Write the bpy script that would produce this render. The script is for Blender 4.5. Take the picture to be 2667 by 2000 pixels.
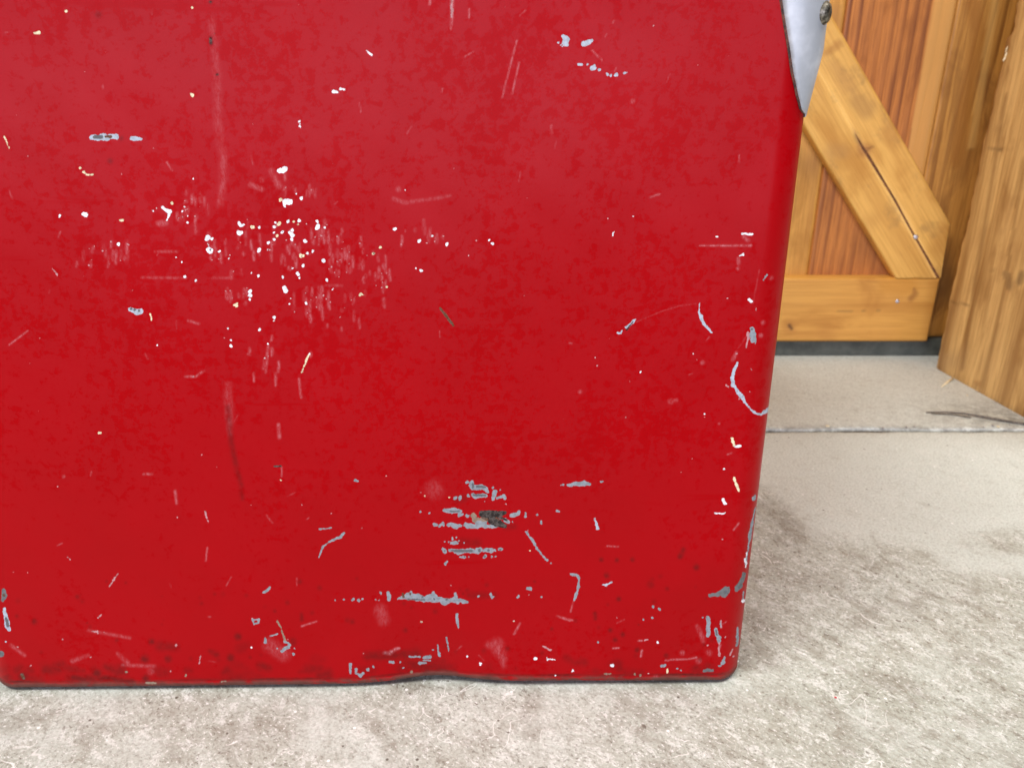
import bpy, bmesh, math, random
import numpy as np
from mathutils import Vector, Matrix

# ------------------------------------------------------------------ camera, light, exposure
for o in list(bpy.data.objects):
    bpy.data.objects.remove(o)
sc = bpy.context.scene
col = sc.collection
H = 0.348                      # camera height above the concrete
PITCH = math.radians(21.6)     # looking down
F = 2000.0                     # focal length in photo pixels (photo 2667 x 2000)
cam_d = bpy.data.cameras.new('camera')
cam = bpy.data.objects.new('camera', cam_d)
col.objects.link(cam)
cam.location = (0, 0, H)
cam.rotation_euler = (math.pi / 2 - PITCH, 0, 0)
cam_d.sensor_width = 36.0
cam_d.lens = 36.0 * F / 2667.0
cam_d.clip_start = 0.01
cam_d.clip_end = 60
cam_d.dof.use_dof = True
cam_d.dof.focus_distance = 0.42
cam_d.dof.aperture_fstop = 13.0
sc.camera = cam

w = bpy.data.worlds.new('World')
sc.world = w
w.use_nodes = True
bg = w.node_tree.nodes['Background']
bg.inputs[0].default_value = (0.93, 0.96, 1.0, 1)
bg.inputs[1].default_value = 0.09


def area_lamp(name, loc, target, sx, sy, power, color):
    d = bpy.data.lights.new(name, 'AREA')
    d.shape = 'RECTANGLE'
    d.size, d.size_y, d.energy, d.color = sx, sy, power, color
    o = bpy.data.objects.new(name, d)
    col.objects.link(o)
    o.location = loc
    o.rotation_euler = (Vector(target) - Vector(loc)).to_track_quat('-Z', 'Y').to_euler()
    return o


# added low strip behind the camera that hazes the red panel; two ceiling lights
area_lamp('added_haze_strip', (-0.5, -3.0, 0.47), (-0.2, 0.4, 0.40), 4.4, 0.62, 86, (0.72, 0.76, 1.0))
area_lamp('ceiling_light', (-1.05, -0.5, 2.45), (-0.1, 0.45, 0.0), 1.2, 0.5, 45, (1.0, 0.98, 0.95))
area_lamp('ceiling_light', (1.15, 0.22, 2.40), (0.5, 0.8, 0.0), 1.2, 0.5, 27, (1.0, 0.985, 0.95))

sc.render.engine = 'CYCLES'
sc.cycles.max_bounces = 5
sc.cycles.diffuse_bounces = 3
sc.cycles.glossy_bounces = 2
sc.view_settings.view_transform = 'Standard'
sc.view_settings.look = 'None'
sc.view_settings.gamma = 1.0
sc.view_settings.use_curve_mapping = False
sc.view_settings.exposure = 0.47

random.seed(7)
rng = np.random.default_rng(11)

# ------------------------------------------------------------------ pixel <-> world
SP, CP = math.sin(PITCH), math.cos(PITCH)


def ray(x, y):
    u, v = (x - 1333.5) / F, (1000.0 - y) / F
    return Vector((u, CP + v * SP, -SP + v * CP))


def on_plane_y(x, y, Y):
    d = ray(x, y)
    return Vector((0, 0, H)) + d * (Y / d.y)


def on_floor(x, y, z=0.0):
    d = ray(x, y)
    return Vector((0, 0, H)) + d * ((z - H) / d.z)


def project(P):
    """world points (n,3) -> photo pixels (n,2)"""
    X, Y, Z = P[:, 0], P[:, 1], P[:, 2] - H
    depth = Y * CP - Z * SP
    up = Y * SP + Z * CP
    return np.stack([1333.5 + F * X / depth, 1000.0 - F * up / depth], 1)


# ------------------------------------------------------------------ node helpers
def S(r, g, b):
    f = lambda c: (c / 255 / 12.92) if c / 255 <= 0.04045 else ((c / 255 + 0.055) / 1.055) ** 2.4
    return (f(r), f(g), f(b), 1)


class NT:
    def __init__(self, name):
        self.m = bpy.data.materials.new(name)
        self.m.use_nodes = True
        self.t = self.m.node_tree
        self.t.nodes.clear()
        self.out = self.t.nodes.new('ShaderNodeOutputMaterial')
        self.b = self.t.nodes.new('ShaderNodeBsdfPrincipled')
        self.t.links.new(self.b.outputs[0], self.out.inputs[0])

    def set(self, inp, v):
        if isinstance(v, bpy.types.NodeSocket):
            self.t.links.new(v, inp)
        elif isinstance(v, (int, float)):
            if inp.type == 'RGBA':
                inp.default_value = (v, v, v, 1)
            elif inp.type == 'VECTOR':
                inp.default_value = (v, v, v)
            else:
                inp.default_value = v
        elif v is not None:
            if inp.type == 'VECTOR':
                inp.default_value = v[:3]
            else:
                inp.default_value = v

    def bsdf(self, **k):
        for n, v in k.items():
            self.set(self.b.inputs[n.replace('_', ' ')], v)

    def coord(self, kind='Object'):
        return self.t.nodes.new('ShaderNodeTexCoord').outputs[kind]

    def attr(self, name, colr=False):
        n = self.t.nodes.new('ShaderNodeAttribute')
        n.attribute_name = name
        return n.outputs['Color' if colr else 'Fac']

    def map(self, v, scale=(1, 1, 1), rot=(0, 0, 0), loc=(0, 0, 0)):
        n = self.t.nodes.new('ShaderNodeMapping')
        self.set(n.inputs[0], v)
        n.inputs['Location'].default_value = loc
        n.inputs['Rotation'].default_value = rot
        n.inputs['Scale'].default_value = scale
        return n.outputs[0]

    def noise(self, v, scale, detail=4, rough=0.55, dist=0.0, colr=False):
        n = self.t.nodes.new('ShaderNodeTexNoise')
        self.set(n.inputs['Vector'], v)
        n.inputs['Scale'].default_value = scale
        n.inputs['Detail'].default_value = detail
        n.inputs['Roughness'].default_value = rough
        n.inputs['Distortion'].default_value = dist
        return n.outputs[1 if colr else 0]

    def voronoi(self, v, scale, out='Distance', rand=1.0):
        n = self.t.nodes.new('ShaderNodeTexVoronoi')
        self.set(n.inputs['Vector'], v)
        n.inputs['Scale'].default_value = scale
        n.inputs['Randomness'].default_value = rand
        return n.outputs[out]

    def wave(self, v, scale, dist, detail=3, dscale=1.0, kind='BANDS', d='X', prof='SAW'):
        n = self.t.nodes.new('ShaderNodeTexWave')
        n.wave_type = kind
        if kind == 'BANDS':
            n.bands_direction = d
        else:
            n.rings_direction = d
        n.wave_profile = prof
        self.set(n.inputs['Vector'], v)
        n.inputs['Scale'].default_value = scale
        n.inputs['Distortion'].default_value = dist
        n.inputs['Detail'].default_value = detail
        n.inputs['Detail Scale'].default_value = dscale
        return n.outputs['Fac']

    def math(self, op, a, b=0.0, c=None, clamp=False):
        n = self.t.nodes.new('ShaderNodeMath')
        n.operation = op
        n.use_clamp = clamp
        self.set(n.inputs[0], a)
        self.set(n.inputs[1], b)
        if c is not None:
            self.set(n.inputs[2], c)
        return n.outputs[0]

    def ramp(self, v, lo, hi, a=0.0, b=1.0, smooth=True):
        n = self.t.nodes.new('ShaderNodeMapRange')
        n.interpolation_type = 'SMOOTHSTEP' if smooth else 'LINEAR'
        self.set(n.inputs[0], v)
        self.set(n.inputs[1], lo)
        self.set(n.inputs[2], hi)
        self.set(n.inputs[3], a)
        self.set(n.inputs[4], b)
        return n.outputs[0]

    def mix(self, f, a, b, mode='MIX'):
        n = self.t.nodes.new('ShaderNodeMix')
        n.data_type = 'RGBA'
        n.blend_type = mode
        self.set(n.inputs[0], f)
        self.set(n.inputs[6], a)
        self.set(n.inputs[7], b)
        return n.outputs[2]

    def sep(self, v):
        n = self.t.nodes.new('ShaderNodeSeparateXYZ')
        self.set(n.inputs[0], v)
        return n.outputs

    def bump(self, h, strength, dist, normal=None):
        n = self.t.nodes.new('ShaderNodeBump')
        self.set(n.inputs['Height'], h)
        n.inputs['Strength'].default_value = strength
        n.inputs['Distance'].default_value = dist
        if normal is not None:
            self.set(n.inputs['Normal'], normal)
        return n.outputs[0]


# ------------------------------------------------------------------ object helpers
def mesh_obj(name, verts, faces, mat, parent=None, smooth=False):
    me = bpy.data.meshes.new(name)
    me.from_pydata([tuple(v) for v in verts], [], faces)
    me.update()
    if smooth:
        me.polygons.foreach_set('use_smooth', [True] * len(me.polygons))
    o = bpy.data.objects.new(name, me)
    col.objects.link(o)
    if mat:
        me.materials.append(mat)
    if parent:
        o.parent = parent
    return o


def bm_obj(name, bm, mat, parent=None, smooth=False):
    bmesh.ops.recalc_face_normals(bm, faces=bm.faces[:])
    me = bpy.data.meshes.new(name)
    bm.to_mesh(me)
    bm.free()
    if smooth:
        me.polygons.foreach_set('use_smooth', [True] * len(me.polygons))
    o = bpy.data.objects.new(name, me)
    col.objects.link(o)
    if mat:
        me.materials.append(mat)
    if parent:
        o.parent = parent
    return o


def empty(name, loc=(0, 0, 0)):
    o = bpy.data.objects.new(name, None)
    o.location = loc
    o.empty_display_size = 0.05
    col.objects.link(o)
    return o


def tag(o, label=None, cat=None, group=None, kind=None):
    if label: o['label'] = label
    if cat: o['category'] = cat
    if group: o['group'] = group
    if kind: o['kind'] = kind
    return o


def grid_faces(nr, nc, wrap=False):
    cmax = nc if wrap else nc - 1
    r = np.arange(nr - 1)[:, None]
    c = np.arange(cmax)[None, :]
    a = r * nc + c
    b = r * nc + (c + 1) % nc
    return np.stack([a, b, b + nc, a + nc], -1).reshape(-1, 4)


def np_mesh(name, V, Fq, mat, parent=None, smooth=True):
    me = bpy.data.meshes.new(name)
    me.vertices.add(len(V))
    me.vertices.foreach_set('co', V.astype(np.float32).ravel())
    me.loops.add(Fq.size)
    me.loops.foreach_set('vertex_index', Fq.astype(np.int32).ravel())
    me.polygons.add(len(Fq))
    me.polygons.foreach_set('loop_start', np.arange(0, Fq.size, 4, dtype=np.int32))
    me.update(calc_edges=True)
    if smooth:
        me.polygons.foreach_set('use_smooth', np.ones(len(Fq), dtype=bool))
    if mat:
        me.materials.append(mat)
    o = bpy.data.objects.new(name, me)
    col.objects.link(o)
    if parent:
        o.parent = parent
    return o


def set_attr(o, name, data, kind='FLOAT'):
    a = o.data.attributes.new(name, kind, 'POINT')
    a.data.foreach_set('color' if kind == 'FLOAT_COLOR' else 'value', data.astype(np.float32).ravel())


def seg_dist(P, pts):
    """distance to a chain of tapered capsules; pts = [(x,y,r)...]; negative inside"""
    best = np.full(len(P), 1e9)
    if len(pts) == 1:
        x, y, r = pts[0]
        return np.hypot(P[:, 0] - x, P[:, 1] - y) - r
    for (x0, y0, r0), (x1, y1, r1) in zip(pts[:-1], pts[1:]):
        dx, dy = x1 - x0, y1 - y0
        L = dx * dx + dy * dy + 1e-9
        t = np.clip(((P[:, 0] - x0) * dx + (P[:, 1] - y0) * dy) / L, 0, 1)
        d = np.hypot(P[:, 0] - x0 - t * dx, P[:, 1] - y0 - t * dy) - (r0 + t * (r1 - r0))
        best = np.minimum(best, d)
    return best


# ------------------------------------------------------------------ materials
def mat_concrete():
    n = NT('concrete')
    p = n.coord('Object')
    big = n.noise(p, 5.0, 3, 0.5)
    wn = n.noise(n.map(p, loc=(3, 8, 0)), 14.0, 5, 0.65)
    worn = n.ramp(n.math('ADD', n.attr('worn'), n.math('MULTIPLY', n.math('SUBTRACT', wn, 0.5), 1.5)), 0.12, 0.88)
    mid = n.noise(p, 22.0, 5, 0.6)
    c = n.mix(n.ramp(big, 0.35, 0.65), S(184, 187, 174), S(201, 204, 194))
    c = n.mix(n.ramp(mid, 0.4, 0.68, 0, 0.45), c, S(176, 173, 160))
    c = n.mix(n.ramp(worn, 0, 1, 0.72, 0.0), c, S(223, 229, 222))
    # brushed mottle, streaks running diagonally
    st = n.map(n.map(p, rot=(0, 0, math.radians(48))), (1.0, 1.55, 1))
    mot = n.noise(st, 70.0, 8, 0.80, 0.5)
    light = n.math('MULTIPLY', n.ramp(mot, 0.52, 0.58), n.ramp(worn, 0, 1, 0.40, 0.9))
    dark = n.math('MULTIPLY', n.ramp(mot, 0.47, 0.36), n.ramp(worn, 0, 1, 0.22, 0.85))
    c = n.mix(light, c, S(224, 225, 218))
    c = n.mix(dark, c, S(146, 140, 128))
    mot2 = n.noise(st, 22.0, 4, 0.7, 0.5)
    c = n.mix(n.math('MULTIPLY', n.ramp(mot2, 0.5, 0.36), n.ramp(worn, 0, 1, 0.05, 0.6)), c, S(152, 146, 134))
    cl_ = n.noise(n.map(p, loc=(1, 5, 2)), 34.0, 6, 0.75, 0.6)
    c = n.mix(n.ramp(cl_, 0.56, 0.68, 0, 0.5), c, S(226, 228, 220))
    # fine grain
    g = n.noise(p, 520.0, 3, 0.6)
    c = n.mix(n.ramp(g, 0.3, 0.62, 0.34, 0.0), c, S(126, 118, 106))
    # small dark pits
    st2 = n.map(n.map(p, rot=(0, 0, math.radians(40))), (1.0, 1.4, 1))
    pit = n.noise(st2, 210.0, 3, 0.55, 0.3)
    pm = n.math('MULTIPLY', n.ramp(pit, 0.61, 0.67), n.ramp(n.noise(p, 26.0, 3), 0.42, 0.62, 0.1, 1.0))
    pm = n.math('MULTIPLY', pm, n.ramp(worn, 0, 1, 0.25, 1.0))
    c = n.mix(n.math('MULTIPLY', pm, 0.75), c, S(104, 92, 80))
    fl = n.noise(st2, 390.0, 2, 0.5)
    c = n.mix(n.math('MULTIPLY', n.ramp(fl, 0.60, 0.64), n.ramp(worn, 0, 1, 0.10, 0.5)), c, S(108, 98, 88))
    c = n.mix(n.math('MULTIPLY', n.ramp(fl, 0.38, 0.33), n.ramp(worn, 0, 1, 0.15, 0.7)), c, S(240, 239, 235))
    # pale curly fibres and scratches
    fib = None
    for sc_, off, wdt in ((30.0, 3.1, 0.008), (62.0, 7.7, 0.010)):
        f = n.noise(n.map(p, loc=(off, off * 2, off)), sc_, 1.5, 0.5, 0.9)
        f = n.ramp(n.math('ABSOLUTE', n.math('SUBTRACT', f, 0.5)), wdt, wdt * 0.3)
        mk = n.ramp(n.noise(n.map(p, loc=(off * 3, off, 0)), sc_ * 0.7, 1), 0.56, 0.66)
        f = n.math('MULTIPLY', f, mk)
        fib = f if fib is None else n.math('MAXIMUM', fib, f)
    c = n.mix(n.math('MULTIPLY', fib, n.ramp(worn, 0, 1, 0.15, 0.8)), c, S(240, 238, 233))
    # glints and crumbs
    vd = n.voronoi(p, 110.0)
    vc = n.sep(n.voronoi(p, 110.0, 'Color'))
    sp = n.math('MULTIPLY', n.ramp(vd, 0.13, 0.09), n.math('GREATER_THAN', vc[0], 0.86))
    c = n.mix(n.math('MULTIPLY', sp, 0.85), c, S(246, 245, 242))
    sp2 = n.math('MULTIPLY', n.ramp(vd, 0.12, 0.08), n.math('GREATER_THAN', vc[1], 0.90))
    c = n.mix(n.math('MULTIPLY', sp2, 0.8), c, S(86, 74, 62))
    dirt_shade = n.attr('dirt_shade')
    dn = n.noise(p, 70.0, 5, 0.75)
    c = n.mix(n.math('MULTIPLY', dirt_shade, n.ramp(dn, 0.34, 0.66)), c, S(74, 66, 60))
    h = n.math('ADD', n.math('MULTIPLY', mot, 0.5), n.math('MULTIPLY', g, 0.35))
    n.bsdf(Base_Color=c, Roughness=n.ramp(mot, 0.3, 0.7, 0.5, 0.8), Specular_IOR_Level=0.35,
           Normal=n.bump(h, 0.35, 0.0012))
    return n.m


def mat_wood(name, pale, dark, axis='Z', seed=0.0, ring=55.0, blotch=0.5, contrast=0.6, fine=0.5, warp=6.0, smudge=None):
    """long-grain softwood; the grain runs along the given object axis"""
    n = NT(name)
    p = n.coord('Object')
    if axis == 'X':
        q = n.map(p, rot=(0, math.pi / 2, 0), loc=(seed, seed * 0.7, seed * 1.3))
    else:
        q = n.map(p, loc=(seed, seed * 0.7, seed * 1.3))
    # stretched along Z
    low = n.map(q, (1, 1, 0.22))
    bend = n.noise(low, 6.0, 3, 0.5, 0.4)
    xx = n.sep(q)
    lane = n.math('ADD', xx[0], n.math('MULTIPLY', xx[1], 0.6))
    lane = n.math('ADD', lane, n.math('MULTIPLY', bend, 0.012 * warp))
    saw = n.math('FRACT', n.math('MULTIPLY', lane, ring))
    late = n.math('MULTIPLY', n.ramp(saw, 0.35, 0.92), n.ramp(saw, 1.0, 0.93))
    amp = n.ramp(n.noise(n.map(q, (1, 1, 0.15)), 22.0, 2), 0.35, 0.65, 0.25, 1.0)
    c = n.mix(n.math('MULTIPLY', n.math('MULTIPLY', late, amp), contrast), pale, dark)
    fib = n.noise(n.map(q, (1, 1, 0.035)), 480.0, 4, 0.65)
    c = n.mix(n.ramp(fib, 0.38, 0.68, 0, fine), c, dark)
    bl = n.noise(n.map(q, (1, 1, 0.45), loc=(5, 2, 1)), 19.0, 4, 0.6, 0.5)
    c = n.mix(n.math('MULTIPLY', n.ramp(bl, 0.5, 0.7), blotch), c, dark)
    if smudge:
        sm = n.noise(n.map(q, (1, 1, 0.7), loc=(9, 4, 3)), 30.0, 5, 0.7)
        c = n.mix(n.ramp(sm, 0.52, 0.72, 0, 0.5), c, smudge)
    mk = n.attr('mark')
    mt = n.attr('mark_col', True)
    c = n.mix(mk, c, mt)
    h = n.math('ADD', n.math('MULTIPLY', fib, 0.6), n.math('MULTIPLY', late, 0.4))
    n.bsdf(Base_Color=c, Roughness=n.ramp(bl, 0.3, 0.7, 0.42, 0.6), Specular_IOR_Level=0.35,
           Normal=n.bump(h, 0.25, 0.0008))
    return n.m


def mat_red():
    n = NT('red_enamel')
    p = n.coord('Object')
    sdf = n.attr('chip')
    mcol = n.attr('chip_col', True)
    core = n.attr('core')
    ccol = n.attr('core_col', True)
    scuff = n.attr('scuff')
    stain = n.attr('stain')
    rust = n.attr('rust')
    # enamel with a chalky bloom that has been rubbed off in patches
    a = n.noise(p, 190.0, 6, 0.72, 0.2)
    b = n.noise(p, 16.0, 3, 0.55)
    zc = n.sep(p)[2]
    rub = n.math('ADD', n.math('MULTIPLY', a, 0.80), n.math('MULTIPLY', b, 0.40))
    rub = n.math('ADD', rub, n.ramp(zc, 0.08, 0.20, -0.05, 0.015))
    rub = n.ramp(rub, 0.605, 0.68)                       # 1 = rubbed, deep glossy red
    hs = n.noise(n.map(p, (0.12, 1, 1.6)), 60.0, 4, 0.6, 0.2)
    rub = n.math('MAXIMUM', rub, n.ramp(hs, 0.64, 0.72, 0, 0.7))
    c = n.mix(rub, (0.362, 0.0003, 0.0030, 1), (0.364, 0.0001, 0.0022, 1))
    gr = n.noise(n.map(p, loc=(2, 0, 7)), 9.0, 5, 0.6)
    c = n.mix(n.ramp(gr, 0.36, 0.66, 0, 0.30), c, (0.290, 0.0010, 0.0020, 1))
    # scuffs: pale rubbed-on dust, broken up
    sn = n.noise(n.map(p, (1, 1, 0.4)), 620.0, 5, 0.8)
    sm = n.math('MULTIPLY', scuff, n.ramp(sn, 0.36, 0.68, 0.10, 0.78))
    c = n.mix(sm, c, S(236, 178, 180))
    tn = n.noise(p, 240.0, 4, 0.6)
    c = n.mix(n.math('MULTIPLY', stain, n.ramp(tn, 0.3, 0.6, 0.6, 1.15)), c, S(58, 20, 18))
    # grime and rust on the bottom hem
    rn = n.noise(n.map(p, (1, 1, 2.2)), 45.0, 6, 0.75, 0.5)
    rm = n.math('MULTIPLY', rust, n.ramp(n.math('ADD', rn, n.math('MULTIPLY', rust, 0.18)), 0.50, 0.70))
    rc = n.mix(n.noise(p, 170.0, 4, 0.7), S(48, 32, 27), S(112, 82, 70))
    c = n.mix(rm, c, rc)
    # chips down to grey primer, ragged edges
    e1 = n.noise(p, 520.0, 4, 0.72)
    d = n.math('ADD', sdf, n.math('MULTIPLY', n.math('SUBTRACT', e1, 0.5), 10.0))
    cm = n.ramp(d, 0.9, -0.5)
    pc = n.mix(n.ramp(n.noise(p, 330.0, 4, 0.7), 0.38, 0.66, 0.0, 0.6), mcol, n.mix(1.0, mcol, (0.50, 0.47, 0.45, 1), 'MULTIPLY'))
    c = n.mix(cm, c, pc)
    d2 = n.math('ADD', core, n.math('MULTIPLY', n.math('SUBTRACT', n.noise(p, 560.0, 4, 0.7), 0.5), 7.5))
    km = n.ramp(d2, 1.0, -1.2)
    c = n.mix(km, c, n.mix(n.ramp(n.noise(p, 480.0, 4, 0.75), 0.42, 0.62, 0, 0.55), ccol, S(112, 102, 94)))
    flaw = n.math('MAXIMUM', n.math('MAXIMUM', cm, km), n.math('MAXIMUM', rm, sm))
    # gloss
    r = n.ramp(rub, 0, 1, 0.335, 0.285)
    r = n.math('ADD', r, n.math('MULTIPLY', n.ramp(b, 0.3, 0.7), 0.06))
    r = n.mix(flaw, r, 0.62)
    orange = n.noise(p, 300.0, 2, 0.5)
    hgt = n.math('SUBTRACT', n.math('MULTIPLY', orange, 0.10), n.math('MULTIPLY', cm, 1.0))
    n.bsdf(Base_Color=c, Roughness=r, Specular_IOR_Level=n.math('MULTIPLY', n.ramp(rub, 0, 1, 0.094, 0.046), n.ramp(flaw, 0, 1, 1.0, 0.8)),
           Normal=n.bump(hgt, 0.35, 0.0003))
    return n.m


def mat_trim():
    n = NT('dull_bright_metal')
    p = n.coord('Object')
    a = n.noise(n.map(p, (1, 1, 0.35)), 160.0, 5, 0.65)
    b = n.noise(p, 35.0, 4, 0.6)
    c = n.mix(n.ramp(b, 0.4, 0.65), S(172, 174, 176), S(204, 205, 206))
    c = n.mix(n.ramp(a, 0.60, 0.75, 0, 0.5), c, S(160, 165, 172))
    e = n.attr('edge')
    en = n.noise(p, 260.0, 4, 0.7)
    c = n.mix(n.math('MULTIPLY', e, n.ramp(en, 0.35, 0.6)), c, S(72, 52, 42))
    n.bsdf(Base_Color=c, Metallic=n.ramp(e, 0, 1, 0.2, 0.1), Roughness=n.ramp(b, 0.3, 0.7, 0.42, 0.58),
           Normal=n.bump(a, 0.12, 0.0005))
    return n.m


def mat_plain(name, c1, c2, scale, rough=0.6, metal=0.0, bump=0.2):
    n = NT(name)
    p = n.coord('Object')
    a = n.noise(p, scale, 5, 0.65)
    n.bsdf(Base_Color=n.mix(n.ramp(a, 0.35, 0.65), c1, c2), Roughness=rough, Metallic=metal,
           Normal=n.bump(a, bump, 0.0006))
    return n.m


M_CONC = mat_concrete()
M_RED = mat_red()
M_TRIM = mat_trim()
M_SCREW = mat_plain('dirty_screw_metal', S(50, 44, 36), S(150, 142, 126), 420, 0.42, 0.8)
M_ZINC = mat_plain('zinc_screw', S(170, 170, 172), S(225, 225, 228), 600, 0.35, 0.9)
M_GAP_SHADE = mat_plain('dark_gap_shade', S(62, 66, 60), S(84, 88, 80), 40, 0.7)
M_STRAW = mat_plain('dark_dry_stem', S(52, 46, 42), S(120, 108, 94), 300, 0.6)
M_CHIPWOOD = mat_plain('pale_raw_wood', S(228, 205, 150), S(246, 232, 196), 300, 0.6)
M_FLAKE = mat_plain('red_paint_flake', S(190, 20, 40), S(215, 30, 50), 300, 0.5)
M_CRUMB = mat_plain('grey_grit', S(90, 82, 74), S(196, 190, 180), 500, 0.8)

# ------------------------------------------------------------------ concrete floor: two slabs with a dirty joint between
JOINT = on_floor(2330, 1121).y


def slab(name, y0, y1, joint_side):
    xs = np.unique(np.concatenate([np.linspace(-3.2, -0.6, 14), np.arange(-0.6, 1.0, 0.004), np.linspace(1.0, 3.2, 12)]))
    fine = np.arange(max(y0, 0.05), min(y1, 1.15), 0.006)
    ys = np.unique(np.concatenate([np.linspace(y0, y1, 14), fine, [y0, y1]]))
    if joint_side > 0:
        ys = np.unique(np.concatenate([ys, y1 - np.array([0.0005, 0.0012, 0.002, 0.0035])]))
    else:
        ys = np.unique(np.concatenate([ys, y0 + np.array([0.0005, 0.0012, 0.002, 0.0035])]))
    X, Y = np.meshgrid(xs, ys)
    Z = np.zeros_like(X)
    wx = np.linspace(-3.3, 3.3, 900)
    w0 = np.convolve(rng.normal(0, 1, 900), np.ones(9) / 9, 'same') * 0.0022 + np.convolve(rng.normal(0, 1, 900), np.ones(3) / 3, 'same') * 0.0006
    wob = np.interp(X, wx, w0)
    edge = (y1 - Y) if joint_side > 0 else (Y - y0)
    near = np.clip(1 - edge / 0.02, 0, 1)
    Y = Y + wob * near
    Z -= 0.0022 * np.exp(-np.clip(edge, 0, 1) / 0.0014)
    if joint_side < 0:
        Z += 0.0012
    nr, nc = X.shape
    V = np.stack([X, Y, Z], -1).reshape(-1, 3)
    Fq = grid_faces(nr, nc)
    # close the slab: skirt down to 6 cm
    ring = np.concatenate([np.arange(nc), np.arange(1, nr) * nc + nc - 1, (nr - 1) * nc + np.arange(nc - 2, -1, -1), np.arange(nr - 2, 0, -1) * nc])
    low = V[ring].copy()
    low[:, 2] = -0.06
    base = len(V)
    V = np.concatenate([V, low])
    k = len(ring)
    i = np.arange(k)
    sk = np.stack([ring[i], base + i, base + (i + 1) % k, ring[(i + 1) % k]], -1)
    Fq = np.concatenate([Fq, sk])
    o = np_mesh(name, V, Fq, M_CONC, smooth=False)
    me = o.data
    uv = project(V)
    # brushed, scuffed zone versus the smoother stained zone beyond it
    bx = np.array([-4000, 1960, 2010, 2075, 2130, 2230, 2330, 2420, 2500, 2667, 4000])
    by = np.array([1235, 1235, 1270, 1350, 1405, 1420, 1410, 1440, 1485, 1500, 1600])
    d = uv[:, 1] - np.interp(uv[:, 0], bx, by)
    worn = np.clip((d + 40) / 90, 0, 1)
    worn = np.where(V[:, 1] < 0.15, 0.8, worn)
    fade = np.clip((uv[:, 1] - 1560) / 200, 0, 1)
    worn = worn * (1 - 0.35 * fade)
    right = np.clip((uv[:, 0] - 2420) / 200, 0, 1) * np.clip((1480 - uv[:, 1]) / 60, 0, 1) * np.clip((uv[:, 1] - 1330) / 60, 0, 1)
    worn = np.maximum(worn, 0.6 * right)
    if joint_side < 0:
        worn = np.full(len(V), 0.16)
    e = (y1 - V[:, 1]) if joint_side > 0 else (V[:, 1] - y0)
    dirt_shade = 0.7 * np.exp(-np.abs(e) / (0.0035 if joint_side > 0 else 0.007))
    dirt_shade = np.where(V[:, 2] < -0.01, 1.0, dirt_shade)
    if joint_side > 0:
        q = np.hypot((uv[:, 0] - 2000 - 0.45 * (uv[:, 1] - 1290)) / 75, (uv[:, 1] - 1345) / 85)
        dirt_shade = np.maximum(dirt_shade, 0.34 * np.exp(-q ** 2) * (V[:, 1] > 0.1))  # floor stain with the cooler's soft shadow painted into the colour
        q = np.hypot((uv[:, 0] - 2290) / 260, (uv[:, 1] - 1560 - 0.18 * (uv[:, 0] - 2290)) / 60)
        dirt_shade = np.maximum(dirt_shade, 0.16 * np.exp(-q ** 2) * (V[:, 1] > 0.1))
    if joint_side < 0:
        c2 = on_floor(2640, 1090)
        dirt_shade = np.maximum(dirt_shade, 0.55 * np.exp(-(np.hypot((V[:, 0] - c2.x) / 0.10, (V[:, 1] - c2.y) / 0.05)) ** 2))
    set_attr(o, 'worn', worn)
    set_attr(o, 'dirt_shade', dirt_shade)
    return tag(o, kind='structure')


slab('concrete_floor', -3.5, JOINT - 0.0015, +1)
slab('concrete_floor', JOINT + 0.0015, 2.4, -1)
# soil packed into the joint
jd = []
mesh_obj('joint_soil', [(-3.2, JOINT - 0.004, -0.0032), (3.2, JOINT - 0.004, -0.0032), (3.2, JOINT + 0.004, -0.0026), (-3.2, JOINT + 0.004, -0.0026)],
         [(0, 1, 2, 3)], mat_plain('joint_soil', S(52, 46, 42), S(104, 94, 84), 300, 0.95))
tag(bpy.data.objects['joint_soil'], kind='structure')

# ------------------------------------------------------------------ plank door behind
YR = 0.971                    # front of rail and brace
YP = YR + 0.019               # front of the planks
DOOR_BOTTOM = on_plane_y(2230, 890, YR).z
DOOR_TOP = 1.9
RAIL_TOP = on_plane_y(2240, 725, YR).z
JX1 = 0.5165
door = empty('plank_door', (0.17, YP, DOOR_BOTTOM))
tag(door, 'orange stained plank door with diagonal brace and bottom rail behind the red cooler', 'door')


def to_parent(o, parent):
    o.parent = parent
    o.matrix_parent_inverse = Matrix.Translation(parent.location).inverted()


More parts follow.
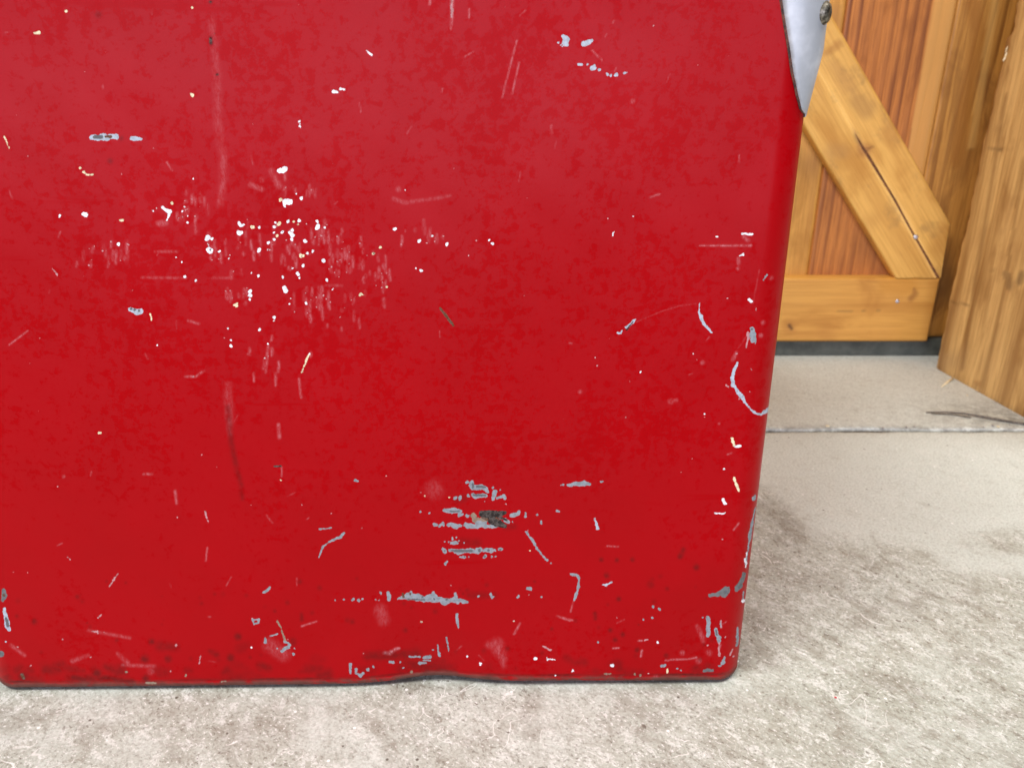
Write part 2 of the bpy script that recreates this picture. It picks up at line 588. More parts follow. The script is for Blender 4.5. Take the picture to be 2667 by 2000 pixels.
def board(name, x0, x1, y0, y1, z0, z1, mat, parent, cham=0.0018, nz=60, nx=16, marks=None, local=None):
    """a board with softened edges; the front face is gridded so that knots and stains have somewhere to sit"""
    xs = np.concatenate([[x0], np.linspace(x0 + cham, x1 - cham, nx), [x1]])
    zs = np.concatenate([[z0], np.linspace(z0 + cham, z1 - cham, nz), [z1]])
    X, Z = np.meshgrid(xs, zs)
    Yf = np.full_like(X, y0)
    Yf[0, :] += cham; Yf[-1, :] += cham
    Yf[:, 0] = y0 + cham; Yf[:, -1] = y0 + cham
    V = np.stack([X, Yf, Z], -1).reshape(-1, 3)
    nr, nc = X.shape
    Fq = grid_faces(nr, nc)
    ring = np.concatenate([np.arange(nc), np.arange(1, nr) * nc + nc - 1, (nr - 1) * nc + np.arange(nc - 2, -1, -1), np.arange(nr - 2, 0, -1) * nc])
    low = V[ring].copy(); low[:, 1] = y1
    b = len(V); k = len(ring); i = np.arange(k)
    V = np.concatenate([V, low, [[x0, y1, z0], [x1, y1, z0], [x1, y1, z1], [x0, y1, z1]]])
    Fq = np.concatenate([Fq, np.stack([ring[i], b + i, b + (i + 1) % k, ring[(i + 1) % k]], -1), [[b + k, b + k + 3, b + k + 2, b + k + 1]]])
    o = np_mesh(name, V, Fq, mat, smooth=False)
    paint_marks(o, V, marks or [])
    to_parent(o, parent)
    return o


def paint_marks(o, V, marks):
    uv = project(V)
    mk = np.zeros(len(V)); mc = np.zeros((len(V), 4)); mc[:, 3] = 1
    for pts, soft, strength, colr in marks:
        d = seg_dist(uv, pts)
        a = strength * np.clip(1 - d / soft, 0, 1)
        a = np.where(d < 0, strength, a)
        sel = a > mk
        mk = np.maximum(mk, a)
        mc[sel] = colr
    set_attr(o, 'mark', mk)
    set_attr(o, 'mark_col', mc, 'FLOAT_COLOR')


PALE = S(222, 170, 96)
HONEY = S(202, 140, 66)
HEART_L = S(194, 122, 54)
HEART_D = S(100, 46, 14)
w_pale = mat_wood('pale_plank_wood', S(214, 157, 73), S(152, 96, 32), seed=1.3, ring=34, contrast=0.5)
w_heart = mat_wood('red_heart_plank_wood', HEART_L, HEART_D, seed=2.1, ring=75, contrast=0.85, blotch=0.35, fine=0.45, warp=3)
w_stile = mat_wood('stained_plank_wood', S(196, 138, 62), S(118, 70, 22), seed=5.7, ring=60, contrast=0.75, blotch=0.7, fine=0.5)
w_brace = mat_wood('brace_wood', S(230, 178, 90), S(180, 120, 44), seed=8.2, ring=22, contrast=0.4, blotch=0.5, fine=0.4, smudge=S(150, 112, 62))
w_rail = mat_wood('rail_wood', S(216, 158, 74), S(168, 106, 38), axis='X', seed=3.9, ring=26, contrast=0.4, blotch=0.55, fine=0.3, warp=5)
w_post = mat_wood('post_wood', S(222, 178, 110), S(144, 98, 46), seed=6.4, ring=26, contrast=0.9, blotch=0.6, fine=0.5, warp=5)

BX = [JX1 - 0.1285 * 6, JX1 - 0.1285 * 5, JX1 - 0.1285 * 4, JX1 - 0.1285 * 3, JX1 - 0.1285 * 2, JX1 - 0.1285, JX1, JX1 + 0.1285]
PM = [w_pale, w_stile, w_pale, w_heart, w_pale, w_heart, w_stile]
SAP = S(214, 158, 82)
for i, m in enumerate(PM):
    mk = []
    if i == 5:                # sapwood band along the right side of the heartwood plank
        mk = [([(2530, -400, 28), (2463, 0, 28), (2390, 400, 26), (2340, 690, 26)], 4, 0.80, SAP),
              ([(2435, 300, 14), (2428, 380, 18)], 30, 0.5, S(120, 82, 40)),
              ([(2280, 640, 22), (2330, 700, 20)], 40, 0.35, S(120, 70, 30))]
    if i == 6:
        mk = [([(2535, 10, 14), (2548, 90, 10), (2520, 240, 12), (2490, 420, 10)], 16, 0.55, S(150, 92, 30)),
              ([(2445, 690, 14), (2465, 760, 10)], 40, 0.5, S(120, 86, 44)),
              ([(2594, 0, 5), (2530, 380, 5)], 10, 0.4, S(226, 178, 100))]
    if i == 4:
        mk = [([(2110, 430, 12)], 40, 0.45, S(140, 92, 40)), ([(2180, 30, 8), (2185, 70, 10)], 14, 0.5, S(170, 122, 62))]
    big = i >= 4
    board('plank', BX[i] + 0.0002, BX[i + 1] - 0.0002, YP, YP + 0.019, DOOR_BOTTOM + 0.0005, DOOR_TOP, m, door, 0.0016,
          nz=330 if big else 40, nx=48 if big else 8, marks=mk)

# bottom rail, with knots and pencil ticks
rail_end = on_plane_y(2434, 808, YR).x
board('bottom_rail', BX[0], rail_end, YR, YP - 0.0002, DOOR_BOTTOM, RAIL_TOP, w_rail, door, 0.0025, nz=48, nx=420,
      marks=[([(2056, 848, 2.2), (2062, 856, 1.5)], 6, 0.9, S(92, 52, 26)),
             ([(2056, 850, 8)], 18, 0.35, S(160, 96, 40)),
             ([(2372, 778, 3), (2384, 764, 3), (2380, 752, 2)], 9, 0.6, S(140, 84, 36)),
             ([(2310, 742, 10), (2365, 745, 14)], 22, 0.45, S(196, 132, 44)),
             ([(2182, 810.5, 1), (2220, 811, 1)], 2.5, 0.5, S(130, 100, 56)),
             ([(2246, 810, 1), (2252, 809, 1)], 2.5, 0.5, S(130, 100, 56)),
             ([(2284, 809, 1), (2292, 809, 1)], 2.5, 0.5, S(130, 100, 56)),
             ([(2150, 860, 5), (2155, 885, 8)], 24, 0.3, S(170, 110, 46)),
             ([(2430, 860, 14), (2440, 740, 8)], 22, 0.35, S(176, 112, 42))])

# diagonal brace, split along its middle from the knot down to the end
L0 = on_plane_y(2334, 722, YR); L1 = on_plane_y(2101, 339, YR)
R0 = on_plane_y(2451, 722, YR); R1 = on_plane_y(2478, 586, YR); R2 = on_plane_y(2194, 88, YR)
ext = lambda a, b, k: a + (b - a) * k
zrail = RAIL_TOP + 0.0003
L0.z = zrail; R0.z = zrail
Ltop = ext(L0, L1, 3.6); Rtop = ext(R1, R2, 3.05)
crack = [(2444, 726, 5.5), (2408, 660, 4.6), (2376, 605, 4.0), (2330, 520, 4.4), (2262, 408, 6.0), (2247, 385, 5.0)]
cl, cr = [], []
for x, y, wd in crack:
    pl = on_plane_y(x - wd * 0.9, y + wd * 0.4, YR); pr = on_plane_y(x + wd * 0.9, y - wd * 0.4, YR)
    cl.append(pl); cr.append(pr)
cl[0].z = cr[0].z = zrail
tip = on_plane_y(2226, 345, YR)
cz = np.array([0.5 * (a.z + b.z) for a, b in zip(cl, cr)] + [tip.z]); order = np.argsort(cz); cz = cz[order]
cxl = np.array([a.x for a in cl] + [tip.x])[order]; cxr = np.array([b.x for b in cr] + [tip.x])[order]
zr = np.unique(np.concatenate([np.linspace(zrail, 0.45, 150), np.linspace(0.45, 1.15, 20), [R1.z, tip.z], cz]))
zr = zr[zr >= zrail]
lx_ = L0.x + (L1.x - L0.x) / (L1.z - L0.z) * (zr - L0.z)
rx_ = np.where(zr < R1.z, R0.x + (R1.x - R0.x) * (zr - R0.z) / (R1.z - R0.z), R1.x + (R2.x - R1.x) / (R2.z - R1.z) * (zr - R1.z))
midx = lx_ + (rx_ - lx_) * 0.52
above = zr >= tip.z
xl_ = np.interp(zr, cz, cxl); xr_ = np.interp(zr, cz, cxr)
blend = np.clip((zr - tip.z) / 0.06, 0, 1)
xl_ = np.where(above, tip.x * 0 + lx_ + (rx_ - lx_) * np.interp(zr, [tip.z, tip.z + 0.1], [(tip.x - np.interp(tip.z, zr, lx_)) / (np.interp(tip.z, zr, rx_) - np.interp(tip.z, zr, lx_)), 0.52]), xl_)
xr_ = np.where(above, xl_, xr_)
NCB = 12; CH = 0.0015
Vb_, Fb_ = [], []
for (xa, xb) in ((lx_, xl_), (xr_, rx_)):
    base = sum(len(v) for v in Vb_)
    tt = np.concatenate([[0.0, 0.0], np.linspace(0.0, 1.0, NCB), [1.0, 1.0]])
    outer_l = xa is lx_
    rows = []
    for q in range(len(zr)):
        w_ = xb[q] - xa[q]
        xs_ = xa[q] + w_ * tt
        ys_ = np.full(len(tt), YR)
        ys_[0] = ys_[-1] = YP - 0.0003
        if outer_l: ys_[1] = YR + CH; xs_[2] = min(xs_[2] + CH, xs_[3])
        else: ys_[-2] = YR + CH; xs_[-3] = max(xs_[-3] - CH, xs_[-4])
        rows.append(np.stack([xs_, ys_, np.full(len(tt), zr[q])], -1))
    Vb_.append(np.concatenate(rows))
    ncb = len(tt)
    Fb_.append(grid_faces(len(zr), ncb) + base)
    # end grain at the foot
    low_ = [base + q for q in range(ncb)]
    Vb_.append(np.array([[xa[0], YP - 0.0003, zr[0]], [xb[0], YP - 0.0003, zr[0]]]))
    e0 = base + ncb * len(zr)
    Fb_.append(np.array([[low_[q], e0 if q < ncb // 2 else e0 + 1, e0 if q + 1 < ncb // 2 else e0 + 1, low_[q + 1]] for q in range(ncb // 2 - 1, ncb // 2)]))
brace = np_mesh('brace', np.concatenate(Vb_), np.concatenate(Fb_), w_brace, smooth=False)
ang = math.atan2(Rtop.x - R1.x, Rtop.z - R1.z)
bv_ = np.array([v.co[:] for v in brace.data.vertices])
paint_marks(brace, bv_, [
    ([(2148, 140, 3), (2170, 128, 5), (2185, 115, 6)], 10, 0.5, S(160, 100, 40)),
    ([(2175, 170, 6), (2210, 230, 9)], 18, 0.45, S(178, 128, 66)),
    ([(2235, 265, 12), (2255, 285, 14)], 22, 0.5, S(160, 116, 62)),
    ([(2170, 395, 12), (2195, 395, 8)], 22, 0.4, S(176, 130, 72)),
    ([(2320, 350, 12), (2335, 330, 9)], 26, 0.42, S(176, 120, 54)),
    ([(2205, 320, 1.0), (2226, 350, 1.2), (2243, 380, 3)], 3, 0.75, S(120, 70, 30)),
    ([(2250, 392, 7)], 18, 0.65, S(140, 76, 34)),
    ([(2255, 392, 3), (2268, 384, 2)], 5, 0.7, S(110, 58, 28)),
    ([(2264, 347, 1.8)], 2.5, 0.9, S(60, 44, 36)),
    ([(2440, 650, 8), (2465, 600, 8)], 26, 0.45, S(178, 118, 44)),
    ([(2240, 600, 6), (2275, 570, 5)], 24, 0.28, S(176, 120, 52)),
])
# torn brown wood at the bottom of the split
sv = []
for x, y, wd in crack:
    sv += [on_plane_y(x - wd * 2, y + wd, YR) + Vector((0, 0.0011, 0)), on_plane_y(x + wd * 2, y - wd, YR) + Vector((0, 0.0011, 0))]
for q in sv[:2]: q.z = zrail + 0.0005
sv += [on_plane_y(2222, 340, YR) + Vector((0, 0.0011, 0)), on_plane_y(2230, 336, YR) + Vector((0, 0.0011, 0))]
split = mesh_obj('split', sv, [(2 * q, 2 * q + 1, 2 * q + 3, 2 * q + 2) for q in range(len(sv) // 2 - 1)], mat_plain('split_wood', S(92, 54, 28), S(138, 88, 48), 160, 0.8))
# rotate the object frame so the grain follows the brace
Rm = Matrix.Translation(R1) @ Matrix.Rotation(ang, 4, 'Y')
brace.data.transform(Rm.inverted())
brace.matrix_world = Rm
split.data.transform(Rm.inverted())
split.parent = brace
brace.parent = door
brace.matrix_parent_inverse = Matrix.Translation(door.location).inverted()


def screw_head(parent, p, r, mat, normal=(0, -1, 0), name='screw', dome=0.45, slot=True):
    bm = bmesh.new()
    prof = [(0.0, dome), (0.25, dome), (0.45, dome * 0.95), (0.75, dome * 0.7), (1.0, 0.0), (1.0, -0.5)]
    seg = 20
    rings = []
    for rr, zz in prof[1:]:
        rings.append([bm.verts.new((r * rr * math.cos(2 * math.pi * k / seg), r * rr * math.sin(2 * math.pi * k / seg), r * zz)) for k in range(seg)])
    for a, b in zip(rings[:-1], rings[1:]):
        for k in range(seg):
            bm.faces.new([a[k], a[(k + 1) % seg], b[(k + 1) % seg], b[k]])
    # recessed drive in the middle
    ctr = bm.verts.new((0, 0, r * (dome - 0.35)))
    for k in range(seg):
        bm.faces.new([ctr, rings[0][(k + 1) % seg], rings[0][k]])
    o = bm_obj(name, bm, mat, None, True)
    q = Vector(normal).to_track_quat('Z', 'Y')
    o.matrix_world = Matrix.Translation(p) @ q.to_matrix().to_4x4()
    return o


for (x, y, r) in ((2385, 618, 0.0032), (2337, 785, 0.0026)):
    p = on_plane_y(x, y, YR)
    s = screw_head(door, Vector((p.x, YR - 0.0003, p.z)), r, M_ZINC, dome=0.25)
    s.parent = door
    s.matrix_parent_inverse = Matrix.Translation(door.location).inverted()

# dark block added under the door, its colour standing for the gap's shade
bm = bmesh.new()
bmesh.ops.create_cube(bm, size=1)
bmesh.ops.scale(bm, vec=(1.6, 0.06, DOOR_BOTTOM - 0.0004), verts=bm.verts)
bmesh.ops.translate(bm, vec=(0.3, YR + 0.008 + 0.03, (DOOR_BOTTOM - 0.0004) / 2), verts=bm.verts)
bmesh.ops.bevel(bm, geom=bm.edges[:], offset=0.002, segments=2, affect='EDGES')
shade_block = bm_obj('gap_shade_block', bm, M_GAP_SHADE)
tag(shade_block, 'dark grey green block added as shade in the gap beneath the plank door', 'shade_block')

# ------------------------------------------------------------------ thick wooden post at the right
pa = on_floor(2433, 960)
pb = on_floor(2667, 1091)
dirv = Vector((pb.x - pa.x, pb.y - pa.y, 0)).normalized()      # towards the camera
outv = Vector((-dirv.y, dirv.x, 0))                              # away from the visible face (to the right)
if outv.x < 0: outv = -outv
LEN, THK = 0.25, 0.14
zs = np.concatenate([[0.0015, 0.004], np.linspace(0.012, 0.75, 230), [1.0, 1.5, 2.0]])
us = np.concatenate([[0, 0.0015, 0.004], np.linspace(0.008, 0.22, 70), [0.24, 0.248, LEN]])
V = []
for z in zs:
    for u in us:
        p = pa + dirv * u
        q = Vector((p.x, p.y, z))
        # worn far arris with a torn-out sliver higher up
        k = math.exp(-u / 0.004)
        wob = 0.0010 * math.sin(z * 41) + 0.0008 * math.sin(z * 103 + 1) + 0.0005 * math.sin(z * 260)
        tear = 0.0
        if z > 0.392: tear = 0.006 * min(1, (z - 0.392) / 0.004) + 0.0025 * math.sin(z * 160) + 0.0015 * math.sin(z * 410)
        q += dirv * (k * (wob + max(tear, 0))) + outv * (k * (0.002 + max(tear, 0) * 0.6))
        if u > LEN - 0.004: q += outv * 0.002
        if z < 0.003: q += outv * 0.0015
        # shallow weathered grooves between growth bands
        g = 0
        for gu, gw in ((0.034, 0.0016), (0.071, 0.0011), (0.112, 0.0018), (0.158, 0.0012)):
            g += 0.0006 * math.exp(-((u - gu - 0.004 * math.sin(z * 3 + gu * 40)) / gw) ** 2)
        q += outv * g
        V.append(q[:])
V = np.array(V)
nr, nc = len(zs), len(us)
Fq = grid_faces(nr, nc)
ring = np.concatenate([np.arange(nc), np.arange(1, nr) * nc + nc - 1, (nr - 1) * nc + np.arange(nc - 2, -1, -1), np.arange(nr - 2, 0, -1) * nc])
low = V[ring] + np.array(outv[:]) * THK
b = len(V); k = len(ring); i = np.arange(k)
Vb = np.array([(pa + dirv * u + outv * THK + Vector((0, 0, z)))[:] for u, z in ((0, 0.0015), (LEN, 0.0015), (LEN, 2.0), (0, 2.0))])
V = np.concatenate([V, low, Vb])
Fq = np.concatenate([Fq, np.stack([ring[i], b + i, b + (i + 1) % k, ring[(i + 1) % k]], -1), [[b + k, b + k + 1, b + k + 2, b + k + 3]]])
V[:, 2] -= 0.0015
mw = Matrix.Translation((pa.x, pa.y, 0)) @ Matrix.Rotation(math.atan2(outv.y, outv.x) + math.pi / 2, 4, 'Z')
post = np_mesh('wooden_post', V, Fq, w_post, smooth=False)
paint_marks(post, V, [
    ([(2474, 785, 1.2), (2520, 795, 1.2)], 4, 0.55, S(110, 80, 44)),
    ([(2562, 388, 1.0), (2608, 391, 1.0)], 3, 0.6, S(96, 68, 40)),
    ([(2622, 715, 6), (2628, 745, 4)], 14, 0.5, S(120, 92, 60)),
    ([(2655, 735, 4), (2662, 715, 5)], 10, 0.6, S(96, 72, 48)),
    ([(2470, 940, 10), (2440, 930, 6), (2470, 800, 8)], 40, 0.4, S(150, 116, 76)),
    ([(2500, 440, 4), (2440, 880, 4)], 14, 0.4, S(204, 160, 104)),
    ([(2586, 704, 2)], 5, 0.5, S(120, 78, 36)),
    ([(2506, 960, 1.5), (2560, 614, 1.5), (2620, 250, 1.5)], 7, 0.55, S(132, 92, 48)),
    ([(2556, 1015, 2), (2612, 777, 2), (2667, 420, 2)], 9, 0.5, S(136, 96, 50)),
    ([(2462, 930, 1), (2540, 520, 1.5), (2600, 200, 1)], 8, 0.35, S(140, 98, 52)),
    ([(2610, 1040, 4), (2640, 900, 6), (2667, 760, 6)], 16, 0.4, S(146, 102, 54)),
    ([(2580, 960, 10), (2640, 560, 12)], 20, 0.3, S(214, 168, 104)),
    ([(2541, 1000, 3), (2555, 1000, 3)], 10, 0.5, S(140, 90, 40)),
])
post.data.transform(mw.inverted())
post.matrix_world = mw
tag(post, 'thick weathered wooden post standing on the concrete beside the plank door', 'post')
# torn pale splinters where the sliver broke away
bm = bmesh.new()
for (x0, y0, x1, y1, r) in ((2622, 160, 2640, 128, 0.0014), (2630, 148, 2648, 130, 0.0011), (2628, 138, 2634, 120, 0.0009)):
    p0 = on_plane_y(x0, y0, pa.y - 0.004); p1 = on_plane_y(x1, y1, pa.y - 0.008)
    p0 -= outv * 0.004; p1 -= outv * 0.004
    d = (p1 - p0).normalized(); s1 = d.cross(Vector((0, 1, 0))).normalized() * r; s2 = Vector((0, 1, 0)) * r * 0.6
    a = [bm.verts.new(p0 + s1 * 0.4 + s2), bm.verts.new(p0 - s1 * 0.4 + s2), bm.verts.new(p0 - s2)]
    m_ = ext(p0, p1, 0.6)
    c_ = [bm.verts.new(m_ + s1 * 1.3 + s2), bm.verts.new(m_ - s1 + s2), bm.verts.new(m_ - s2 * 1.5)]
    t = bm.verts.new(p1)
    bm.faces.new(a)
    for q in range(3):
        bm.faces.new([a[q], a[(q + 1) % 3], c_[(q + 1) % 3], c_[q]])
        bm.faces.new([c_[q], c_[(q + 1) % 3], t])
sp = bm_obj('splinter', bm, M_CHIPWOOD)
mwi = post.matrix_world.inverted()
sp.data.transform(mwi)
sp.parent = post

# ------------------------------------------------------------------ the red cooler
CW, CD, CR = 0.457, 0.33, 0.018
LB = on_floor(-24, 1790); RB = on_floor(1935, 1774)
fl = on_floor(200, 1799); fr = on_floor(1860, 1781)
yaw = math.atan2(fr.y - fl.y, fr.x - fl.x)
cx = 0.5 * (LB.x + RB.x)
fy = fl.y + (cx - fl.x) * math.tan(yaw)
COOLER = Matrix.Translation((cx, fy, 0)) @ Matrix.Rotation(yaw, 4, 'Z')     # origin: middle of the front foot
cooler = empty('cooler_chest')
cooler.matrix_world = COOLER
tag(cooler, 'scuffed red painted metal cooler chest with bright pointed corner trim on the concrete', 'cooler')
WB = abs(RB.x - LB.x)
CW = WB
BODY_TOP = 0.405
hw = CW / 2


def plan(s):
    """rounded rectangle, s measured along the front from its middle to the right (x), then round the right side.
    returns point and outward normal; front at y=0, back at y=CD. s arrays allowed"""
    s = np.asarray(s, float)
    flat = hw - CR
    arc = CR * math.pi / 2
    side = CD - 2 * CR
    half = 2 * flat + 2 * arc * 2 / 2 + side      # front half + arc + side + arc + back half
    sg = np.sign(s); sg = np.where(sg == 0, 1, sg)
    a = np.abs(s)
    x = np.zeros_like(a); y = np.zeros_like(a); nx = np.zeros_like(a); ny = np.zeros_like(a)
    m = a <= flat
    x[m] = a[m]; ny[m] = -1
    m = (a > flat) & (a <= flat + arc)
    t = (a[m] - flat) / CR
    x[m] = flat + CR * np.sin(t); y[m] = CR - CR * np.cos(t); nx[m] = np.sin(t); ny[m] = -np.cos(t)
    m = (a > flat + arc) & (a <= flat + arc + side)
    x[m] = hw; y[m] = CR + a[m] - flat - arc; nx[m] = 1
    m = (a > flat + arc + side) & (a <= flat + 2 * arc + side)
    t = (a[m] - flat - arc - side) / CR
    x[m] = flat + CR * np.cos(t); y[m] = CD - CR + CR * np.sin(t); nx[m] = np.cos(t); ny[m] = np.sin(t)
    m = a > flat + 2 * arc + side
    x[m] = flat - (a[m] - flat - 2 * arc - side); y[m] = CD; ny[m] = 1
    return x * sg, y, nx * sg, ny


FLAT = hw - CR
ARC = CR * math.pi / 2
HALF = 2 * FLAT + 2 * ARC + (CD - 2 * CR)
STEP = 0.00055
dens = np.arange(-(FLAT + ARC), FLAT + ARC + STEP / 2, STEP)
rest_r = np.linspace(FLAT + ARC + 0.004, HALF - 0.001, 60)
svals = np.concatenate([-rest_r[::-1], dens, rest_r])
# vertical profile: (outset, z)
foot = [(-0.016, 0.0002), (-0.0095, 0.0002), (-0.0060, 0.0013), (-0.0030, 0.0018), (-0.0016, 0.0022), (-0.0007, 0.0028), (-0.0002, 0.0034),
        (0.0000, 0.0041), (0.0000, 0.0051), (-0.0001, 0.0058), (-0.0003, 0.0063), (-0.0003, 0.0069), (-0.0001, 0.0077), (0, 0.0088)]
zz = np.concatenate([[f[1] for f in foot], np.arange(0.0092, 0.386, STEP), np.linspace(0.388, BODY_TOP, 8)])
oo = np.concatenate([[f[0] for f in foot], np.zeros(len(zz) - len(foot))])
PX, PY, NX, NY = plan(svals)
Xg = PX[None, :] + oo[:, None] * NX[None, :]
Yg = PY[None, :] + oo[:, None] * NY[None, :]
Zg = np.repeat(zz[:, None], len(svals), 1)
# slight draft of the stamped shell towards the top
Xg *= (1 - 0.0185 * Zg / 0.38)
# dents and panel waviness on the front
front = np.clip(-NY, 0, 1)[None, :]
wav = 0.00055 * np.sin(Xg * 19 + Zg * 7 + 0.6) * np.sin(Zg * 23 - Xg * 5 + 1.1) + 0.00035 * np.sin(Xg * 47 - 1) * np.sin(Zg * 39 + 2)
wav += 0.00010 * np.sin(Xg * 151 + Zg * 60) * np.sin(Zg * 133 + 2)
Yg += wav * front * np.clip(Zg / 0.03, 0, 1)
dent_x = on_floor(1135, 1785).x - cx
Yg += front * 0.0040 * np.exp(-((Xg - dent_x) / 0.030) ** 2 - ((Zg - 0.006) / 0.022) ** 2)
lift = 0.0026 * np.exp(-((Xg - dent_x) / 0.026) ** 2) + 0.0010 * np.exp(-((Xg - dent_x - 0.07) / 0.05) ** 2)
Zg += lift * np.exp(-Zg / 0.02) * front
V = np.stack([Xg, Yg, Zg], -1).reshape(-1, 3)
nr, nc = Xg.shape
Fq = grid_faces(nr, nc, wrap=True)
# close foot and top with a centre fan made of quads (degenerate-free: a spine of points)
spine = lambda z: np.stack([np.clip(V[:nc, 0], -hw * 0.4, hw * 0.4), np.full(nc, CD / 2), np.full(nc, z)], -1)
b0 = len(V)
V = np.concatenate([V, spine(0.0016), spine(BODY_TOP)])
i = np.arange(nc)
Fq = np.concatenate([Fq, np.stack([b0 + i, b0 + (i + 1) % nc, (i + 1) % nc, i], -1),
                     np.stack([(nr - 1) * nc + i, (nr - 1) * nc + (i + 1) % nc, b0 + nc + (i + 1) % nc, b0 + nc + i], -1)])
body = np_mesh('body', V, Fq, M_RED, cooler, smooth=True)

# ---- wear, traced on the photograph; every mark sits on the shell at the point the pixel looks at
CM = np.array(COOLER)
Wd = V @ CM[:3, :3].T + CM[:3, 3]
UV = project(Wd)
frontmask = np.zeros(len(V), bool)
smask = np.abs(svals) <= FLAT + ARC + 0.001
frontmask[:nr * nc] = np.tile(smask, nr)
idx = np.nonzero(frontmask)[0]
P = UV[idx]
# bucket rows so that each mark only touches the vertices round it
sdf = np.full(len(P), 30.0)
scol = np.tile(np.array(S(168, 174, 178)), (len(P), 1))
core = np.full(len(P), 30.0)
kcol = np.tile(np.array(S(40, 34, 32)), (len(P), 1))
scuff = np.zeros(len(P)); stain = np.zeros(len(P))
ncf = int(smask.sum())
Pg = P.reshape(nr, ncf, 2)
colx = Pg[nr // 2, :, 0]; rowy = Pg[:, ncf // 2, 1]


def window(pts, pad):
    xs = [p[0] for p in pts]; ys = [p[1] for p in pts]; r = max(p[2] for p in pts) + pad
    x0, x1, y0, y1 = min(xs) - r, max(xs) + r, min(ys) - r, max(ys) + r
    # rows / columns are nearly image-aligned; widen for the perspective lean
    rows = np.nonzero((Pg[:, :, 1].max(1) >= y0) & (Pg[:, :, 1].min(1) <= y1))[0]
    if len(rows) == 0: return None
    r0, r1 = rows[0], rows[-1] + 1
    cmask = (Pg[r0:r1, :, 0].max(0) >= x0) & (Pg[r0:r1, :, 0].min(0) <= x1)
    cols = np.nonzero(cmask)[0]
    if len(cols) == 0: return None
    ii = (np.arange(r0, r1)[:, None] * ncf + np.arange(cols[0], cols[-1] + 1)[None, :]).ravel()
    q = P[ii]
    sel = (q[:, 0] >= x0) & (q[:, 0] <= x1) & (q[:, 1] >= y0) & (q[:, 1] <= y1)
    return ii[sel]


REG = {'A': (300, 350, 900 / 2196), 'B': (0, 0, 900 / 2196), 'C': (850, 0, 900 / 2196), 'D': (1500, 600, 600 / 2212), 'E': (1500, 1350, 500 / 1659),
       'F': (600, 1500, 900 / 2212), 'G': (100, 700, 900 / 2196), 'H': (1000, 1150, 700 / 2191), 'I': (0, 1450, 700 / 2191),
       'J': (1750, 1000, 917 / 2173), 'P': (0, 0, 1.0)}
GREY = S(146, 152, 155); LGREY = S(180, 188, 196); DGREY = S(112, 112, 110); WHITE = S(244, 244, 244); CREAM = S(236, 220, 178)
TAN = S(150, 128, 108); PINKW = S(196, 138, 138); BLACK = S(44, 37, 34); BROWN = S(96, 58, 36); COREG = S(92, 94, 96)
COLS = dict(g=GREY, l=LGREY, d=DGREY, w=WHITE, c=CREAM, t=TAN, p=PINKW)
KCOLS = dict(k=BLACK, b=BROWN, m=COREG, r=S(70, 12, 14))


def conv(reg, pts, grow=1.0):
    ox, oy, s = REG[reg]
    return [(ox + p[0] * s, oy + p[1] * s, p[2] * s * grow) for p in pts]


def hard(reg, kind, *chains):
    for ch in chains:
        pts = conv(reg, ch if isinstance(ch, list) else [ch])
        if len(pts) == 1 and pts[0][2] > 1.4 and kind in 'wclpg':
            x, y, r = pts[0]
            a = rng.uniform(0, 6.28); q = rng.uniform(0.45, 0.85)
            pts = [(x + r * q * math.cos(a), y + r * q * math.sin(a), r * rng.uniform(0.3, 0.65)), (x + r * rng.normal(0, 0.2), y + r * rng.normal(0, 0.2), r * rng.uniform(0.55, 0.8)),
                   (x + r * q * math.cos(a + rng.uniform(1.6, 4.4)), y + r * q * math.sin(a + rng.uniform(1.6, 4.4)), r * rng.uniform(0.25, 0.6))]
        elif len(pts) > 1 and kind in COLS:
            fine = [pts[0]]
            for p0, p1 in zip(pts[:-1], pts[1:]):
                L = math.hypot(p1[0] - p0[0], p1[1] - p0[1]); k = max(1, int(L / 7))
                for q in range(1, k + 1):
                    t = q / k; r = p0[2] + (p1[2] - p0[2]) * t
                    j = 0.35 * r if q < k else 0.12 * r
                    fine.append((p0[0] + (p1[0] - p0[0]) * t + rng.normal(0, j), p0[1] + (p1[1] - p0[1]) * t + rng.normal(0, j), r * rng.uniform(0.55, 1.2)))
            pts = fine
        if kind in COLS:
            pts = [(x, y, r + 1.1 if r > 1.6 else max(r, 0.8) + 0.6) for x, y, r in pts]
            ii = window(pts, 14)
            if ii is None or len(ii) == 0: continue
            d = seg_dist(P[ii], pts)
            s = d < sdf[ii]
            scol[ii[s]] = COLS[kind]
            sdf[ii] = np.minimum(sdf[ii], d)
        else:
            pts = [(x, y, max(r, 0.8) + 1.3) for x, y, r in pts]
            ii = window(pts, 14)
            if ii is None or len(ii) == 0: continue
            d = seg_dist(P[ii], pts)
            s = d < core[ii]
            kcol[ii[s]] = KCOLS[kind]
            core[ii] = np.minimum(core[ii], d)


def soft(reg, arr, strength, feather, *chains):
    for ch in chains:
        pts = conv(reg, ch if isinstance(ch, list) else [ch])
        ii = window(pts, feather + 2)
        if ii is None or len(ii) == 0: continue
        d = seg_dist(P[ii], pts)
        rm = max(p[2] for p in pts)
        t = np.clip((feather - d) / (feather + 0.8 * rm), 0, 1)
        v = strength * t * t * (3 - 2 * t)
        arr[ii] = np.maximum(arr[ii], v)


